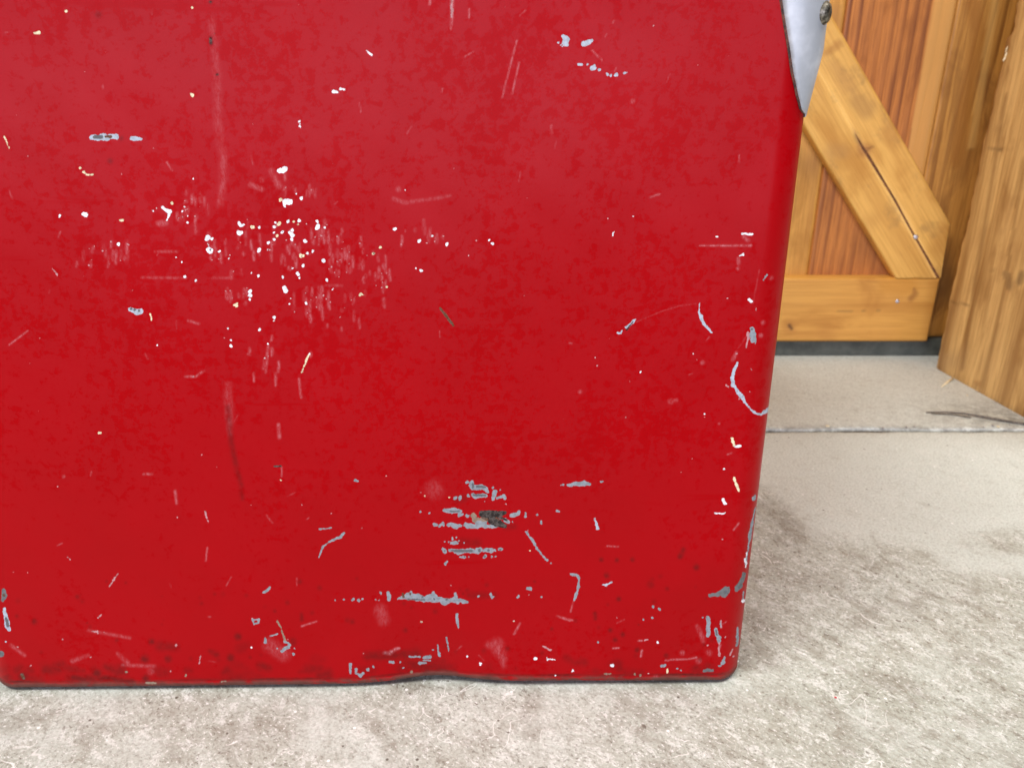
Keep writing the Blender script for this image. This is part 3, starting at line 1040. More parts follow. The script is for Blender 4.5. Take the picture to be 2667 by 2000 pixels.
# upper left
hard('B', 'l', [(580, 875, 12), (640, 873, 18), (735, 870, 14)], [(835, 880, 9), (865, 882, 16), (895, 883, 8)])
hard('B', 'm', [(600, 872, 8), (645, 873, 9)])
hard('B', 'b', [(670, 870, 4), (705, 870, 6)])
hard('B', 'c', (420, 72, 7), (1222, 50, 7), [(222, 213, 5), (248, 210, 5)], (1222, 604, 9), [(28, 870, 2), (58, 940, 2)], (510, 1068, 6), (530, 1098, 7), [(550, 1110, 4), (588, 1110, 4)], [(760, 1398, 4), (782, 1402, 4)])
hard('B', 'w', (1900, 775, 6), (1901, 790, 6), (1905, 805, 7), (1228, 1136, 5), (377, 1376, 8), [(530, 1360, 8), (540, 1368, 12)], [(2120, 583, 9), (2150, 588, 4)], [(2165, 567, 5), (2195, 572, 3)])
hard('B', 'r', (1338, 15, 5), [(1338, 245, 5), (1340, 275, 6)], (1362, 215, 2), (1380, 475, 5))
soft('B', stain, 0.6, 5, (1338, 15, 9), [(1338, 240, 8), (1342, 280, 9)], (1380, 475, 6))
soft('B', stain, 0.35, 8, (625, 95, 16), (700, 1025, 12), (770, 880, 8))
soft('B', scuff, 0.10, 9, [(1345, 130, 18), (1380, 500, 24), (1385, 800, 24), (1418, 1000, 26), (1418, 1150, 24), (1400, 1300, 18)])
soft('B', scuff, 0.17, 7, [(1418, 1000, 14), (1418, 1150, 14), (1395, 1280, 10)])
# splatter field
hard('A', 'w', [(1045, 232, 12), (1080, 222, 15)], [(1080, 430, 15), (1108, 432, 15)], (1075, 455, 7), (1180, 407, 9), (1150, 378, 5),
     [(300, 465, 5), (335, 490, 9), (350, 490, 9)], [(345, 500, 6), (328, 545, 3)], (240, 488, 5), (262, 470, 3), (440, 460, 5), (462, 520, 4), (460, 560, 5), (430, 487, 4),
     (790, 572, 11), (815, 575, 5), (792, 628, 16), (915, 592, 8), (1010, 588, 9), (1018, 562, 5), (1100, 552, 10), (1168, 547, 10), (1010, 625, 5), (1062, 620, 11),
     (1012, 668, 7), (1128, 610, 11), (1118, 635, 18), (1122, 670, 8), (1285, 555, 8), (1288, 590, 14), (1332, 593, 6), (1345, 575, 4), (1215, 572, 3),
     (585, 658, 19), (615, 665, 7), (603, 740, 21), (590, 700, 4), (662, 742, 6), (915, 735, 10), (972, 687, 8), (970, 733, 4), (1207, 682, 11), (1222, 757, 6),
     (1255, 745, 7), (1195, 835, 7), (1127, 853, 5), (1322, 803, 8), (1157, 890, 11), (1170, 910, 5), (1215, 1072, 8), (1107, 1078, 4), (1115, 1042, 3),
     (855, 995, 11), (855, 1022, 13), (855, 1050, 5), [(1075, 975, 8), (1083, 995, 12)], (1065, 908, 7), (1345, 925, 6), (1778, 605, 12), (1933, 680, 11), (2015, 646, 7),
     (2110, 700, 9), (1943, 865, 8), (1912, 852, 3), (1845, 355, 5), (443, 905, 8), (513, 930, 7), (385, 780, 4), (423, 812, 3), (20, 697, 8), (728, 770, 4), (722, 790, 4),
     (868, 880, 3), (912, 900, 8), (735, 1308, 5), (735, 1345, 8), (715, 1232, 5), (918, 1240, 6), (1010, 1163, 7), (1008, 1185, 3), (950, 1420, 4), (970, 1330, 3), (1235, 1392, 5), (265, 1340, 5), (1380, 985, 6))
hard('A', 'c', (1050, 417, 9), (362, 440, 9), (870, 590, 11), (1040, 567, 11), (1135, 552, 7), (1160, 575, 5), (1030, 645, 6), (665, 715, 5), (1185, 775, 13),
     [(1555, 1022, 6), (1566, 1012, 5), (1578, 1022, 5)], (1727, 970, 6), (1642, 757, 8), (1685, 718, 6), [(30, 547, 4), (48, 547, 4)], [(1222, 1420, 4), (1212, 1448, 4)],
     [(1230, 1400, 1.5), (1190, 1500, 1.5)], (1187, 1508, 5), [(222, 1140, 3), (230, 1165, 4), (230, 1185, 2)], [(755, 1085, 3), (780, 1075, 4)], [(765, 1095, 3), (778, 1090, 3)])
hard('A', 'l', [(95, 1110, 9), (120, 1120, 15), (160, 1125, 13)])
hard('A', 'm', (100, 1110, 6), (124, 1116, 7), (152, 1122, 5), (605, 735, 5), (870, 590, 3), (1062, 620, 3), (1185, 775, 4))
hard('A', 'k', (1644, 757, 3))
hard('A', 'b', [(2065, 1105, 3), (2100, 1150, 6), (2150, 1215, 4)])
# vertical rub streaks round the splatter
for cx_, cy_, n_s, sx_, sy_ in ((1480, 800, 26, 120, 90), (1330, 650, 16, 90, 60), (1220, 1080, 16, 90, 70), (1300, 1020, 10, 60, 40), (640, 700, 10, 80, 60), (1100, 740, 16, 120, 70),
                                (1650, 880, 14, 80, 90), (60, 740, 10, 70, 50), (450, 520, 12, 90, 60), (900, 700, 16, 160, 90), (1150, 350, 8, 120, 60), (520, 400, 6, 60, 40),
                                (-100, 760, 12, 120, 60), (760, 980, 10, 130, 80), (1950, 640, 10, 120, 60), (980, 1350, 8, 140, 90), (1450, 1150, 12, 200, 90)):
    for _ in range(n_s):
        x = rng.normal(cx_, sx_ * 0.7); y = rng.normal(cy_, sy_ * 0.7)
        L = rng.uniform(15, 70); r = rng.uniform(2, 7)
        soft('A', scuff, rng.uniform(0.10, 0.36), 5.0, [(x, y - L / 2, r * 0.5), (x + rng.normal(0, 2), y, r), (x + rng.normal(0, 3), y + L / 2, r * 0.4)])
        if rng.random() < 0.5:
            hard('A', 'p', (x + rng.normal(0, 10), y + rng.normal(0, 25), rng.uniform(1.2, 3)))
soft('A', scuff, 0.17, 5, [(1770, 410, 10), (1840, 435, 9), (1960, 418, 7), (2060, 405, 8), (2130, 390, 4)], [(255, 745, 3), (400, 747, 3)], [(170, 910, 2), (300, 912, 2), (450, 912, 2)], [(620, 912, 2), (740, 912, 2)], [(1340, 960, 2), (1440, 962, 3)])
soft('A', scuff, 0.22, 7, [(990, 230, 10), (1040, 330, 16)], [(860, 320, 8), (930, 350, 9)], [(930, 290, 10)], [(1250, 360, 12)], [(270, 570, 12), (320, 560, 14)], [(420, 530, 20)], [(1800, 350, 10)])
# upper right
hard('C', 'l', [(1505, 232, 9), (1528, 250, 17), (1530, 285, 15)], (1475, 272, 5), (1490, 290, 3), (1500, 300, 3), [(1635, 280, 13), (1665, 268, 17), (1685, 262, 11)], (1650, 297, 3), (1680, 322, 3),
     [(1603, 412, 5), (1622, 412, 5)], (1660, 410, 7), (1695, 428, 17), (1735, 450, 9), (1783, 473, 8), (1808, 480, 8), (1840, 476, 12), (1893, 465, 8), (1912, 462, 2))
hard('C', 'w', [(255, 322, 3), (287, 350, 4)], (1952, 1378, 5), (1787, 1390, 3), [(1825, 1470, 3), (1820, 1500, 3)], (1055, 1550, 7), (1035, 1527, 4), (905, 1622, 4))
hard('C', 'p', [(800, 0, 5), (798, 60, 6), (796, 110, 5)], (2080, 168, 4))
soft('C', scuff, 0.55, 4, [(800, 0, 8), (797, 90, 8), (793, 185, 2)], [(657, 0, 4), (656, 30, 4)])
soft('C', scuff, 0.35, 3, [(907, 60, 3), (907, 115, 3)], [(1210, 260, 2), (1130, 570, 2), (1120, 620, 1)], [(1225, 400, 2), (1180, 600, 2)], [(1690, 322, 1.5), (1750, 385, 1.5)], [(1830, 130, 3), (1820, 145, 4)], [(1430, 800, 4), (1432, 850, 4)], [(2055, 1255, 2), (2120, 1235, 2)])
soft('C', scuff, 0.25, 6, (1945, 645, 10))
# right middle
hard('D', 'w', [(1595, 37, 7), (1690, 38, 9)], [(1345, 60, 3), (1368, 60, 3)], [(1572, 245, 3), (1602, 232, 6)], [(1665, 665, 8), (1685, 685, 7)], (1455, 655, 4), (1125, 1185, 5), (185, 1223, 5), (205, 1300, 5), (315, 1040, 3), (620, 1360, 6))
soft('D', scuff, 0.55, 3, [(1190, 148, 2), (1600, 148, 5), (1680, 148, 6)])
soft('D', scuff, 0.3, 6, [(1610, 60, 8), (1650, 95, 12)], (1875, 458, 9), [(1560, 270, 6), (1562, 320, 6)], (1557, 365, 6), [(1540, 1180, 8), (1520, 1220, 9), (1500, 1250, 4)], (1795, 885, 12), (1775, 1010, 12), (1215, 1270, 10), (40, 1548, 8), (960, 1630, 8), (910, 1640, 20))
soft('D', scuff, 0.12, 2.5, [(580, 880, 1.5), (830, 775, 1.5), (1000, 725, 1.5), (1150, 705, 1.5)], [(1640, 1010, 3), (1560, 1130, 2)], [(1700, 700, 1), (1760, 380, 1)])
hard('D', 'g', [(1800, 480, 4), (1820, 450, 10), (1833, 428, 6)], [(1690, 945, 16), (1695, 1000, 26), (1697, 1060, 26), (1722, 1040, 9), (1720, 1090, 5)])
hard('D', 'm', (1690, 950, 8))
hard('D', 'p', [(1650, 985, 7), (1655, 1030, 8), (1640, 1090, 10), (1638, 1125, 4)], [(1728, 740, 3), (1732, 775, 3)], (1687, 1335, 6), (1670, 1550, 5), [(1440, 1485, 4), (1460, 1500, 4)], (520, 1450, 4), (1160, 1242, 4), (1545, 1183, 6))
hard('D', 'l', [(1188, 700, 2), (1180, 780, 4), (1205, 855, 15), (1235, 905, 8), (1260, 935, 8), (1305, 985, 5)], [(400, 985, 7), (430, 985, 5), (440, 965, 3)], [(485, 935, 9), (520, 905, 14), (550, 870, 10), (572, 853, 9)],
     [(1553, 1270, 5), (1520, 1335, 13), (1508, 1390, 11), (1500, 1430, 13), (1507, 1490, 15), (1530, 1500, 4), (1550, 1540, 5), (1575, 1575, 17), (1605, 1600, 11), (1625, 1650, 7)])
hard('D', 'r', [(485, 960, 2), (545, 880, 3)])
# right edge
hard('J', 'l', [(375, 5, 7), (405, 45, 6), (425, 70, 9), (445, 105, 4), (480, 150, 4), (520, 182, 5), (550, 187, 8), (580, 170, 7), (598, 145, 4)])
hard('J', 'c', [(370, 335, 4), (385, 375, 6)], [(385, 580, 4), (400, 625, 6), (415, 660, 3)])
hard('J', 'w', [(395, 385, 6), (420, 383, 5)], [(315, 710, 5), (325, 735, 6), (338, 740, 4)], [(265, 797, 1), (325, 797, 3)], [(452, 1080, 5), (458, 1105, 6)], [(440, 1338, 7), (460, 1330, 6)], (200, 185, 3), (203, 205, 3), (322, 523, 5), [(455, 1130, 2), (462, 1040, 2)])
hard('J', 'g', [(505, 705, 11), (515, 688, 5)], [(480, 945, 8), (485, 900, 5), (510, 780, 2)], [(515, 760, 2), (500, 850, 2), (480, 960, 5), (465, 1050, 2), (455, 1110, 3)], [(222, 1440, 9), (225, 1500, 11), (222, 1550, 8)], (190, 1442, 5),
     [(270, 1510, 8), (280, 1550, 12), (290, 1585, 9)], [(300, 1460, 2), (303, 1495, 2)], [(405, 1500, 3), (405, 1560, 7), (400, 1615, 4)], [(440, 1280, 2), (438, 1330, 3)])
hard('J', 'd', [(445, 1170, 8), (435, 1210, 11), (410, 1255, 16), (400, 1270, 9)], [(235, 1305, 8), (270, 1300, 10), (320, 1290, 22), (345, 1265, 13)])
hard('J', 'm', [(272, 1520, 3), (277, 1545, 4)], [(330, 1285, 8)], [(415, 1250, 6)])
soft('J', scuff, 0.4, 3, [(465, 1345, 2), (430, 1600, 2)], [(380, 900, 2), (412, 860, 3)], [(290, 245, 4)], [(300, 1610, 3), (290, 1640, 3)], [(340, 435, 2), (370, 425, 2)], [(560, 440, 3), (545, 560, 3)])
# right bottom
hard('E', 'l', [(160, 0, 5), (180, 45, 9), (188, 85, 7)], [(232, 572, 5), (262, 575, 7), (305, 548, 4)])
hard('E', 'g', (670, 760, 10), (722, 783, 9), (662, 860, 7), (583, 873, 4), (190, 1070, 6), [(740, 1272, 8), (765, 1268, 11)], (878, 1295, 7), (908, 1310, 5), [(1285, 1195, 4), (1270, 1240, 9), (1262, 1255, 7)], [(1235, 1273, 5), (1255, 1270, 5)])
hard('E', 'p', [(598, 1050, 4), (622, 1045, 3)], [(1240, 1060, 4), (1235, 1110, 3), (1240, 1180, 6)], [(1330, 1180, 4), (1355, 1130, 4)], [(1250, 880, 3), (1253, 940, 3)], (1140, 1098, 6), (1290, 1022, 4), (1360, 1188, 5))
hard('E', 'w', (708, 1068, 8), (313, 1265, 13), (625, 1337, 3))
hard('E', 'c', [(790, 1300, 4), (790, 1328, 8)])
hard('E', 'd', [(1105, 1318, 6), (1140, 1308, 16), (1185, 1312, 6)])
hard('E', 't', [(250, 1340, 5), (300, 1342, 3)], (508, 1345, 7), (555, 1355, 8))
soft('E', scuff, 0.6, 3, [(820, 1218, 3), (960, 1215, 2), (1040, 1200, 4)], [(320, 1120, 2), (370, 1118, 2)], [(540, 1055, 2), (570, 1054, 2)], [(775, 1225, 2), (800, 1225, 2)], [(570, 1140, 4), (562, 1190, 4)])
soft('E', scuff, 0.28, 6, [(1050, 930, 10), (1100, 1050, 16)], [(1150, 1160, 20)], [(1060, 1230, 18)], [(920, 1160, 14)], [(690, 1375, 18)])
soft('E', stain, 0.5, 9, (645, 570, 18), (1040, 420, 16), (405, 1000, 8), (530, 1135, 8), (355, 360, 5), (220, 355, 5), (265, 490, 12), (340, 1045, 7), (298, 965, 5), [(165, 820, 3), (168, 860, 3)], [(930, 270, 8), (900, 330, 10)], (780, 1185, 8), (490, 355, 5), (370, 695, 7))
# the big worn patch
hard('H', 'g', (680, 327, 14), [(718, 325, 10), (722, 375, 16), (755, 370, 16), (800, 370, 16), (830, 385, 16), (842, 410, 11)], [(725, 430, 12), (745, 450, 16), (830, 440, 11)], (688, 442, 11), (885, 375, 7), (948, 390, 4),
     [(905, 410, 15), (895, 440, 18), (890, 470, 9)], [(920, 460, 5), (980, 440, 11), (988, 462, 7)], (582, 460, 13), (620, 458, 16), (822, 490, 3), [(495, 560, 13), (525, 565, 13), (580, 560, 20), (620, 565, 11), (612, 600, 7), (640, 590, 5)], (298, 570, 8), (370, 582, 7),
     (680, 600, 14), [(670, 675, 13), (720, 685, 16), (780, 685, 19), (850, 690, 13), (925, 685, 9)], [(760, 655, 14), (820, 660, 14)], [(1035, 600, 11), (1085, 590, 17), (1100, 572, 11)], [(990, 640, 13), (1015, 655, 11)], (950, 625, 7), [(1155, 580, 5), (1155, 610, 7)],
     (1248, 597, 7), [(1280, 650, 5), (1283, 668, 6)], [(1410, 563, 6), (1427, 568, 5)], [(410, 675, 9), (430, 678, 11)], [(450, 690, 6), (480, 660, 6), (485, 685, 4)], [(525, 680, 11), (545, 670, 14), (590, 690, 15), (615, 685, 9)], (635, 685, 3), (650, 680, 3), (1048, 655, 3),
     [(558, 780, 4), (560, 800, 4)], (590, 780, 5), [(550, 825, 7), (575, 825, 11), (595, 825, 7)], (610, 805, 5), (655, 825, 4), (530, 815, 3), (497, 815, 3),
     [(480, 875, 6), (495, 888, 13)], [(535, 885, 7), (580, 890, 16), (640, 893, 18), (725, 890, 13)], [(765, 890, 22), (785, 880, 18)], [(820, 885, 11), (870, 885, 16)], (903, 882, 8), (948, 880, 15),
     [(620, 940, 3), (655, 938, 12)], (690, 938, 4), (822, 935, 14), (882, 937, 7), (910, 937, 5), [(500, 995, 7), (515, 978, 7)],
     [(115, 1278, 5), (150, 1270, 13), (200, 1260, 25), (260, 1270, 32), (330, 1280, 27), (400, 1268, 29), (460, 1290, 26), (540, 1295, 20), (620, 1295, 18), (680, 1308, 7)], [(580, 1240, 7), (590, 1270, 11)], (220, 1225, 7), (405, 1235, 12),
     [(38, 1230, 8), (40, 1280, 8)], (770, 1260, 8), [(870, 1240, 6), (880, 1270, 8), (895, 1262, 4)], [(1085, 1268, 5), (1098, 1258, 8)], [(1170, 1195, 8), (1198, 1198, 8)], (1282, 1265, 4),
     [(595, 1405, 7), (598, 1460, 9), (608, 1515, 3)], [(508, 1595, 4), (517, 1640, 5)], [(1157, 735, 4), (1200, 790, 7), (1235, 850, 6), (1265, 895, 6), (1330, 965, 6)], (1362, 988, 3),
     (1443, 355, 5), (1465, 348, 9), [(1500, 355, 7), (1545, 345, 13), (1580, 345, 13), (1630, 340, 17), (1675, 345, 6)], [(1770, 326, 5), (1790, 326, 5)],
     [(1525, 1080, 6), (1575, 1088, 8), (1592, 1120, 8), (1580, 1200, 7), (1552, 1285, 6)])
hard('H', 't', [(730, 605, 20), (745, 640, 20), (790, 630, 15), (860, 625, 14), (920, 640, 14)])
hard('H', 'c', (532, 455, 4), (332, 445, 5), (305, 1470, 5), (1057, 1463, 4), (1190, 888, 4))
hard('H', 'w', (994, 508, 6))
hard('H', 'k', [(800, 588, 24), (860, 592, 30), (920, 590, 24), (985, 580, 12)], [(880, 640, 32), (930, 665, 28), (985, 688, 14)], [(860, 600, 16), (890, 640, 20)], [(930, 610, 8), (1000, 640, 5)])
hard('H', 'm', [(725, 345, 6), (725, 375, 6)], [(760, 365, 6), (825, 370, 5)], [(730, 435, 4), (770, 437, 5), (825, 438, 4)], (495, 888, 4), [(550, 885, 4), (600, 890, 7), (715, 890, 5)], (778, 885, 10), (850, 885, 7), (948, 880, 5), (655, 938, 3), (822, 935, 5), [(195, 1283, 1), (330, 1288, 2)], (410, 1282, 6), (510, 1285, 6), [(540, 568, 3), (610, 568, 3)], (315, 1262, 5))
hard('H', 'b', [(155, 1240, 6), (158, 1265, 6)], (215, 1240, 7), [(800, 620, 4), (850, 640, 5)], [(910, 625, 8), (935, 640, 6)])
soft('H', stain, 0.28, 14, [(600, 470, 8), (660, 460, 8)], [(640, 820, 20), (760, 825, 20)], [(700, 1250, 10), (900, 1250, 8)], [(990, 690, 10), (1060, 690, 6)])
soft('H', scuff, 0.14, 22, (410, 390, 45))
soft('H', scuff, 0.35, 3, [(1545, 1300, 2), (1522, 1385, 2)], [(1410, 1420, 2), (1540, 1455, 2)], [(1820, 850, 2), (1910, 855, 2)], [(1110, 1480, 3), (1070, 1560, 3)])
# bottom middle
hard('F', 'g', [(215, 105, 5), (255, 72, 5)], [(145, 280, 4), (180, 278, 4), (182, 300, 3), (150, 305, 3), (145, 285, 3)], [(350, 420, 7), (385, 440, 5), (345, 465, 11), (330, 480, 7), (375, 455, 5)], (405, 500, 7), (300, 463, 5), (410, 462, 4), [(222, 395, 5), (224, 425, 5)], [(255, 382, 3), (300, 370, 2)],
     (785, 150, 8), (822, 152, 7), (845, 146, 4), (725, 150, 5), (670, 153, 3), (930, 150, 4), (955, 150, 5), (962, 108, 7), [(1010, 105, 7), (1015, 150, 9)], [(768, 565, 7), (768, 620, 7)], [(805, 595, 6), (800, 620, 5), (830, 638, 6), (850, 620, 5)], (880, 597, 8), (915, 576, 8),
     [(1145, 514, 3), (1215, 516, 3)], [(1240, 520, 7), (1275, 515, 8)], (1335, 500, 10), [(1328, 440, 2), (1330, 480, 3)], [(1383, 390, 3), (1398, 480, 2)], (1297, 470, 4), [(1235, 540, 3), (1280, 540, 3)], [(1210, 557, 6), (1250, 555, 4)], [(1020, 547, 4), (1045, 552, 7)], (1090, 547, 4), (1105, 585, 4))
hard('F', 't', [(300, 287, 4), (325, 330, 3), (348, 410, 4)], (1160, 612, 6))
hard('F', 'w', (1515, 513, 5), (1600, 560, 8), (1437, 655, 6), (1948, 525, 10), (2082, 635, 4), (2192, 605, 6), [(2025, 520, 2), (2030, 535, 2)], [(2030, 530, 2), (2080, 535, 2)], (1813, 288, 3), (135, 455, 4))
hard('F', 'p', [(2000, 447, 2), (2050, 473, 4)], (1220, 295, 5))
soft('F', scuff, 0.75, 4, [(985, 490, 6), (1020, 492, 10), (1060, 465, 8), (1080, 462, 4)])
soft('F', scuff, 0.22, 6, [(1650, 440, 26), (1705, 440, 52), (1740, 520, 38), (1750, 570, 22)])
soft('F', scuff, 0.17, 12, [(960, 220, 34), (980, 280, 30)], [(250, 440, 40), (340, 500, 40)])
soft('F', scuff, 0.4, 3, [(455, 320, 3), (550, 290, 2)], [(2095, 258, 2), (2175, 285, 2)], [(1855, 300, 3), (1815, 370, 3)])
soft('F', stain, 0.42, 18, [(1120, 560, 14), (1280, 590, 40), (1420, 600, 20)], [(880, 510, 8), (1200, 500, 8)])
soft('F', stain, 0.4, 8, (1120, 345, 8), (365, 170, 5), (780, 290, 8), (400, 420, 22), [(455, 240, 2), (458, 280, 2)], (50, 390, 14))
# bottom left
hard('I', 'd', [(30, 275, 13), (38, 315, 19), (18, 350, 11)], (8, 790, 22))
hard('I', 'l', [(35, 420, 6), (45, 480, 14), (55, 530, 17), (75, 590, 11)], (50, 690, 7))
hard('I', 'm', [(48, 500, 8), (66, 560, 9)])
hard('I', 'b', [(180, 960, 10), (192, 985, 8)], (32, 310, 9))
hard('I', 'p', [(750, 604, 2), (795, 610, 4)], [(795, 605, 3), (796, 620, 3)], [(890, 245, 2), (925, 190, 4), (965, 130, 2)], [(552, 0, 3), (572, 18, 4)], [(800, 495, 2), (830, 465, 2)], (740, 815, 6), (1390, 930, 4), [(1635, 805, 3), (1622, 870, 2)], (145, 735, 5), (250, 885, 5), (510, 670, 4), (1435, 720, 7))
hard('I', 't', (1515, 965, 7), (1030, 935, 6), [(1190, 1025, 5), (1270, 1025, 5)], [(1810, 1013, 4), (1840, 1013, 4)])
hard('I', 'w', (1560, 1058, 4))
soft('I', stain, 0.55, 12, (790, 950, 30), (1180, 830, 20), (1190, 990, 18), (1880, 820, 16), (1370, 830, 12), [(600, 985, 14), (660, 992, 14), (860, 985, 10), (1080, 1015, 8)], (280, 525, 6), [(1235, 690, 10)], (190, 970, 40), (1940, 650, 14))
soft('I', scuff, 0.22, 6, [(720, 598, 2), (1060, 660, 3)], [(590, 848, 10), (720, 800, 6)], [(960, 790, 8), (1040, 860, 10)], [(1230, 930, 26)], [(1000, 880, 4), (1260, 890, 6)], [(90, 720, 6), (200, 800, 6)])
# lower left
hard('G', 'c', [(384, 1043, 4), (396, 1043, 4)], (1540, 1343, 4))
hard('G', 'g', [(2012, 1343, 7), (2030, 1347, 5)], [(1785, 1655, 3), (1860, 1645, 3)])
hard('P', 'g', [(830, 1452, 1), (840, 1425, 1.5), (862, 1408, 1.5), (885, 1400, 2), (897, 1387, 1.5)])
hard('G', 'p', [(1060, 1540, 3), (1080, 1615, 2)], [(90, 0, 2), (120, 40, 2)], (10, 440, 4), (985, 685, 3))
hard('G', 'k', [(1500, 1255, 2), (1540, 1253, 3)])
soft('G', stain, 0.34, 9, [(1205, 880, 10), (1215, 1000, 12), (1225, 1100, 12), (1260, 1270, 10), (1290, 1380, 9), (1295, 1460, 5)])
soft('G', scuff, 0.13, 9, [(1200, 740, 20), (1212, 900, 24), (1215, 1050, 8)])
soft('G', scuff, 0.34, 4, [(1525, 990, 7), (1532, 1075, 7)], [(868, 1410, 5), (878, 1490, 4)], [(1505, 665, 4), (1510, 740, 4)], [(1368, 665, 3), (1370, 715, 3)], [(935, 685, 3), (1000, 685, 3), (1050, 650, 3)], [(670, 1305, 3), (720, 1303, 3)], [(950, 330, 3), (1020, 350, 3)], [(1460, 490, 4), (1445, 660, 2)], [(1655, 700, 3), (1670, 820, 2)], [(160, 1320, 6)])
soft('P', scuff, 0.4, 2.5, [(24, 898, 1), (72, 862, 1)], [(540, 1425, 1), (536, 1460, 1)])
# a scatter of tiny nicks
for _ in range(110):
    x, y = rng.uniform(10, 1980), rng.uniform(10, 1740)
    r = rng.uniform(0.2, 1.0)
    if rng.random() < 0.5:
        hard('P', 'p', (x, y, r * 0.6))
    else:
        a = rng.normal(math.pi / 2, 0.7); L = rng.uniform(5, 28)
        soft('P', scuff, rng.uniform(0.12, 0.35), 2.5, [(x, y, r), (x + L * math.cos(a), y + L * math.sin(a), r * 0.5)])
for _ in range(70):
    x, y = rng.uniform(10, 1900), rng.uniform(1500, 1750)
    soft('P', stain, rng.uniform(0.15, 0.4), rng.uniform(3, 9), (x, y, rng.uniform(1, 4)))


for _ in range(95):
    x, y = rng.uniform(0, 1930), 1785 - abs(rng.normal(0, 38))
    r = rng.uniform(3, 16)
    soft('P', stain, rng.uniform(0.12, 0.42), rng.uniform(6, 18), [(x, y, r), (x + rng.normal(0, 22), y + rng.normal(0, 5), r * rng.uniform(0.3, 0.9))])
zrow = np.repeat(zz, ncf)
cre = np.exp(-((zrow - 0.0078) / 0.0011) ** 2)
wv = 0.5 + 0.5 * np.sin(P[:, 0] * 0.021 + 1.7 * np.sin(P[:, 0] * 0.0083)) * np.sin(P[:, 0] * 0.0113 + 0.7)
stain = np.maximum(stain, 0.75 * cre * wv)


def full(arr, fill):
    out = np.full((len(V),) + arr.shape[1:], fill, dtype=np.float32)
    out[idx] = arr
    return out


set_attr(body, 'chip', full(sdf, 30.0))
set_attr(body, 'core', full(core, 30.0))
set_attr(body, 'scuff', full(scuff, 0.0))
set_attr(body, 'stain', full(stain, 0.0))
set_attr(body, 'chip_col', full(scol, 0.4), 'FLOAT_COLOR')
set_attr(body, 'core_col', full(kcol, 0.1), 'FLOAT_COLOR')
zl = np.concatenate([np.repeat(zz, nc), np.zeros(2 * nc)])
xl = V[:, 0]
ru = np.clip(1 - (zl - 0.0050) / 0.0040, 0, 1) * 0.9
ru = np.maximum(ru, np.clip(2.0 - zl / 0.0022, 0, 1))
cornr = np.exp(-((np.abs(xl) - hw) / 0.03) ** 2)
ru = np.maximum(ru, 0.85 * cornr * np.clip(1 - zl / 0.016, 0, 1))
set_attr(body, 'rust', ru)

# lid above the frame, closes the chest
bm = bmesh.new()
pr = [(0.0025, BODY_TOP - 0.012), (0.003, BODY_TOP + 0.02), (0.0, BODY_TOP + 0.026), (-0.008, BODY_TOP + 0.030), (-0.05, BODY_TOP + 0.033)]
ss = np.concatenate([np.linspace(-HALF + 0.002, HALF - 0.002, 160)])
lx, ly, lnx, lny = plan(ss)
rings = [[bm.verts.new(((lx[j] + o_ * lnx[j]) * 0.981, ly[j] + o_ * lny[j], z_)) for j in range(len(ss))] for o_, z_ in pr]
for a, b in zip(rings[:-1], rings[1:]):
    for j in range(len(ss)):
        k = (j + 1) % len(ss)
        bm.faces.new([a[j], a[k], b[k], b[j]])
bm.faces.new(rings[-1])
bm.faces.new(rings[0][::-1])
lid = bm_obj('lid', bm, M_RED, cooler, False)
for nme, val in (('chip', 30.0), ('core', 30.0), ('scuff', 0.0), ('stain', 0.0), ('rust', 0.0)):
    set_attr(lid, nme, np.full(len(lid.data.vertices), val))

# ---- pointed bright-metal trim wrapped round the front right corner
left_px = [(2030, 0), (2038, 60), (2048, 129), (2058, 189), (2070, 249), (2080, 284), (2086, 295), (2093, 300)]
CI = np.array(COOLER.inverted())


def face_sz(x, y):
    """photo pixel -> (arc length, height) on the shell, nearest projected vertex of the front and corner"""
    d = (P[:, 0] - x) ** 2 + (P[:, 1] - y) ** 2
    j = int(np.argmin(d))
    r_, c_ = divmod(j, ncf)
    return svals[np.nonzero(smask)[0][c_]], zz[r_]


lz = [face_sz(x, y) for x, y in left_px]
tip_s, tip_z = lz[-1]
TRIM_TOP = BODY_TOP - 0.014
# outline: s_left(z) from the tip up; the right half mirrors it about the tip line, a little wider
zsl = np.array([q[1] for q in lz])[::-1]; ssl = np.array([q[0] for q in lz])[::-1]
NZ, NS = 70, 26
zt = tip_z - 0.0004 + (TRIM_TOP - tip_z + 0.0004) * np.linspace(0, 1, NZ) ** 1.6
slope = (ssl[-1] - ssl[-3]) / (zsl[-1] - zsl[-3])
sl = np.interp(zt, zsl, ssl)
hi = zt > zsl[-1]
sl[hi] = ssl[-1] + slope * (zt[hi] - zsl[-1])
half = np.maximum(tip_s - sl, 0.0009)
half[0] = 0.0012
ctr = tip_s + 0.0016
vs = []; edg = []
for a_ in range(NZ):
    s0 = ctr - half[a_] - 0.0004; s1 = ctr + half[a_] * 1.05 + 0.0012
    grow = min(1.0, (zt[a_] - tip_z + 0.0004) / 0.028)
    row_s = np.linspace(s0, s1, NS)
    # add skirt vertices at both edges
    row = np.concatenate([[s0], row_s, [s1]])
    px_, py_, nx_, ny_ = plan(row)
    t = np.linspace(0, 1, NS)
    lift_ = 0.0011 + 0.0040 * grow * np.sin(np.pi * t) ** 0.8
    lift_ += 0.0006 * np.exp(-((t - 0.80) / 0.035) ** 2) * grow
    off = np.concatenate([[-0.0008], lift_, [-0.0008]])
    k_ = 1 - 0.0185 * zt[a_] / 0.38
    for j in range(NS + 2):
        vs.append(((px_[j] + nx_[j] * off[j]) * k_, py_[j] + ny_[j] * off[j], zt[a_]))
        e_ = 1.0 if j in (0, NS + 1) else (0.35 if j in (1, NS) else 0.0)
        if a_ < 2: e_ = max(e_, 0.25)
        edg.append(e_)
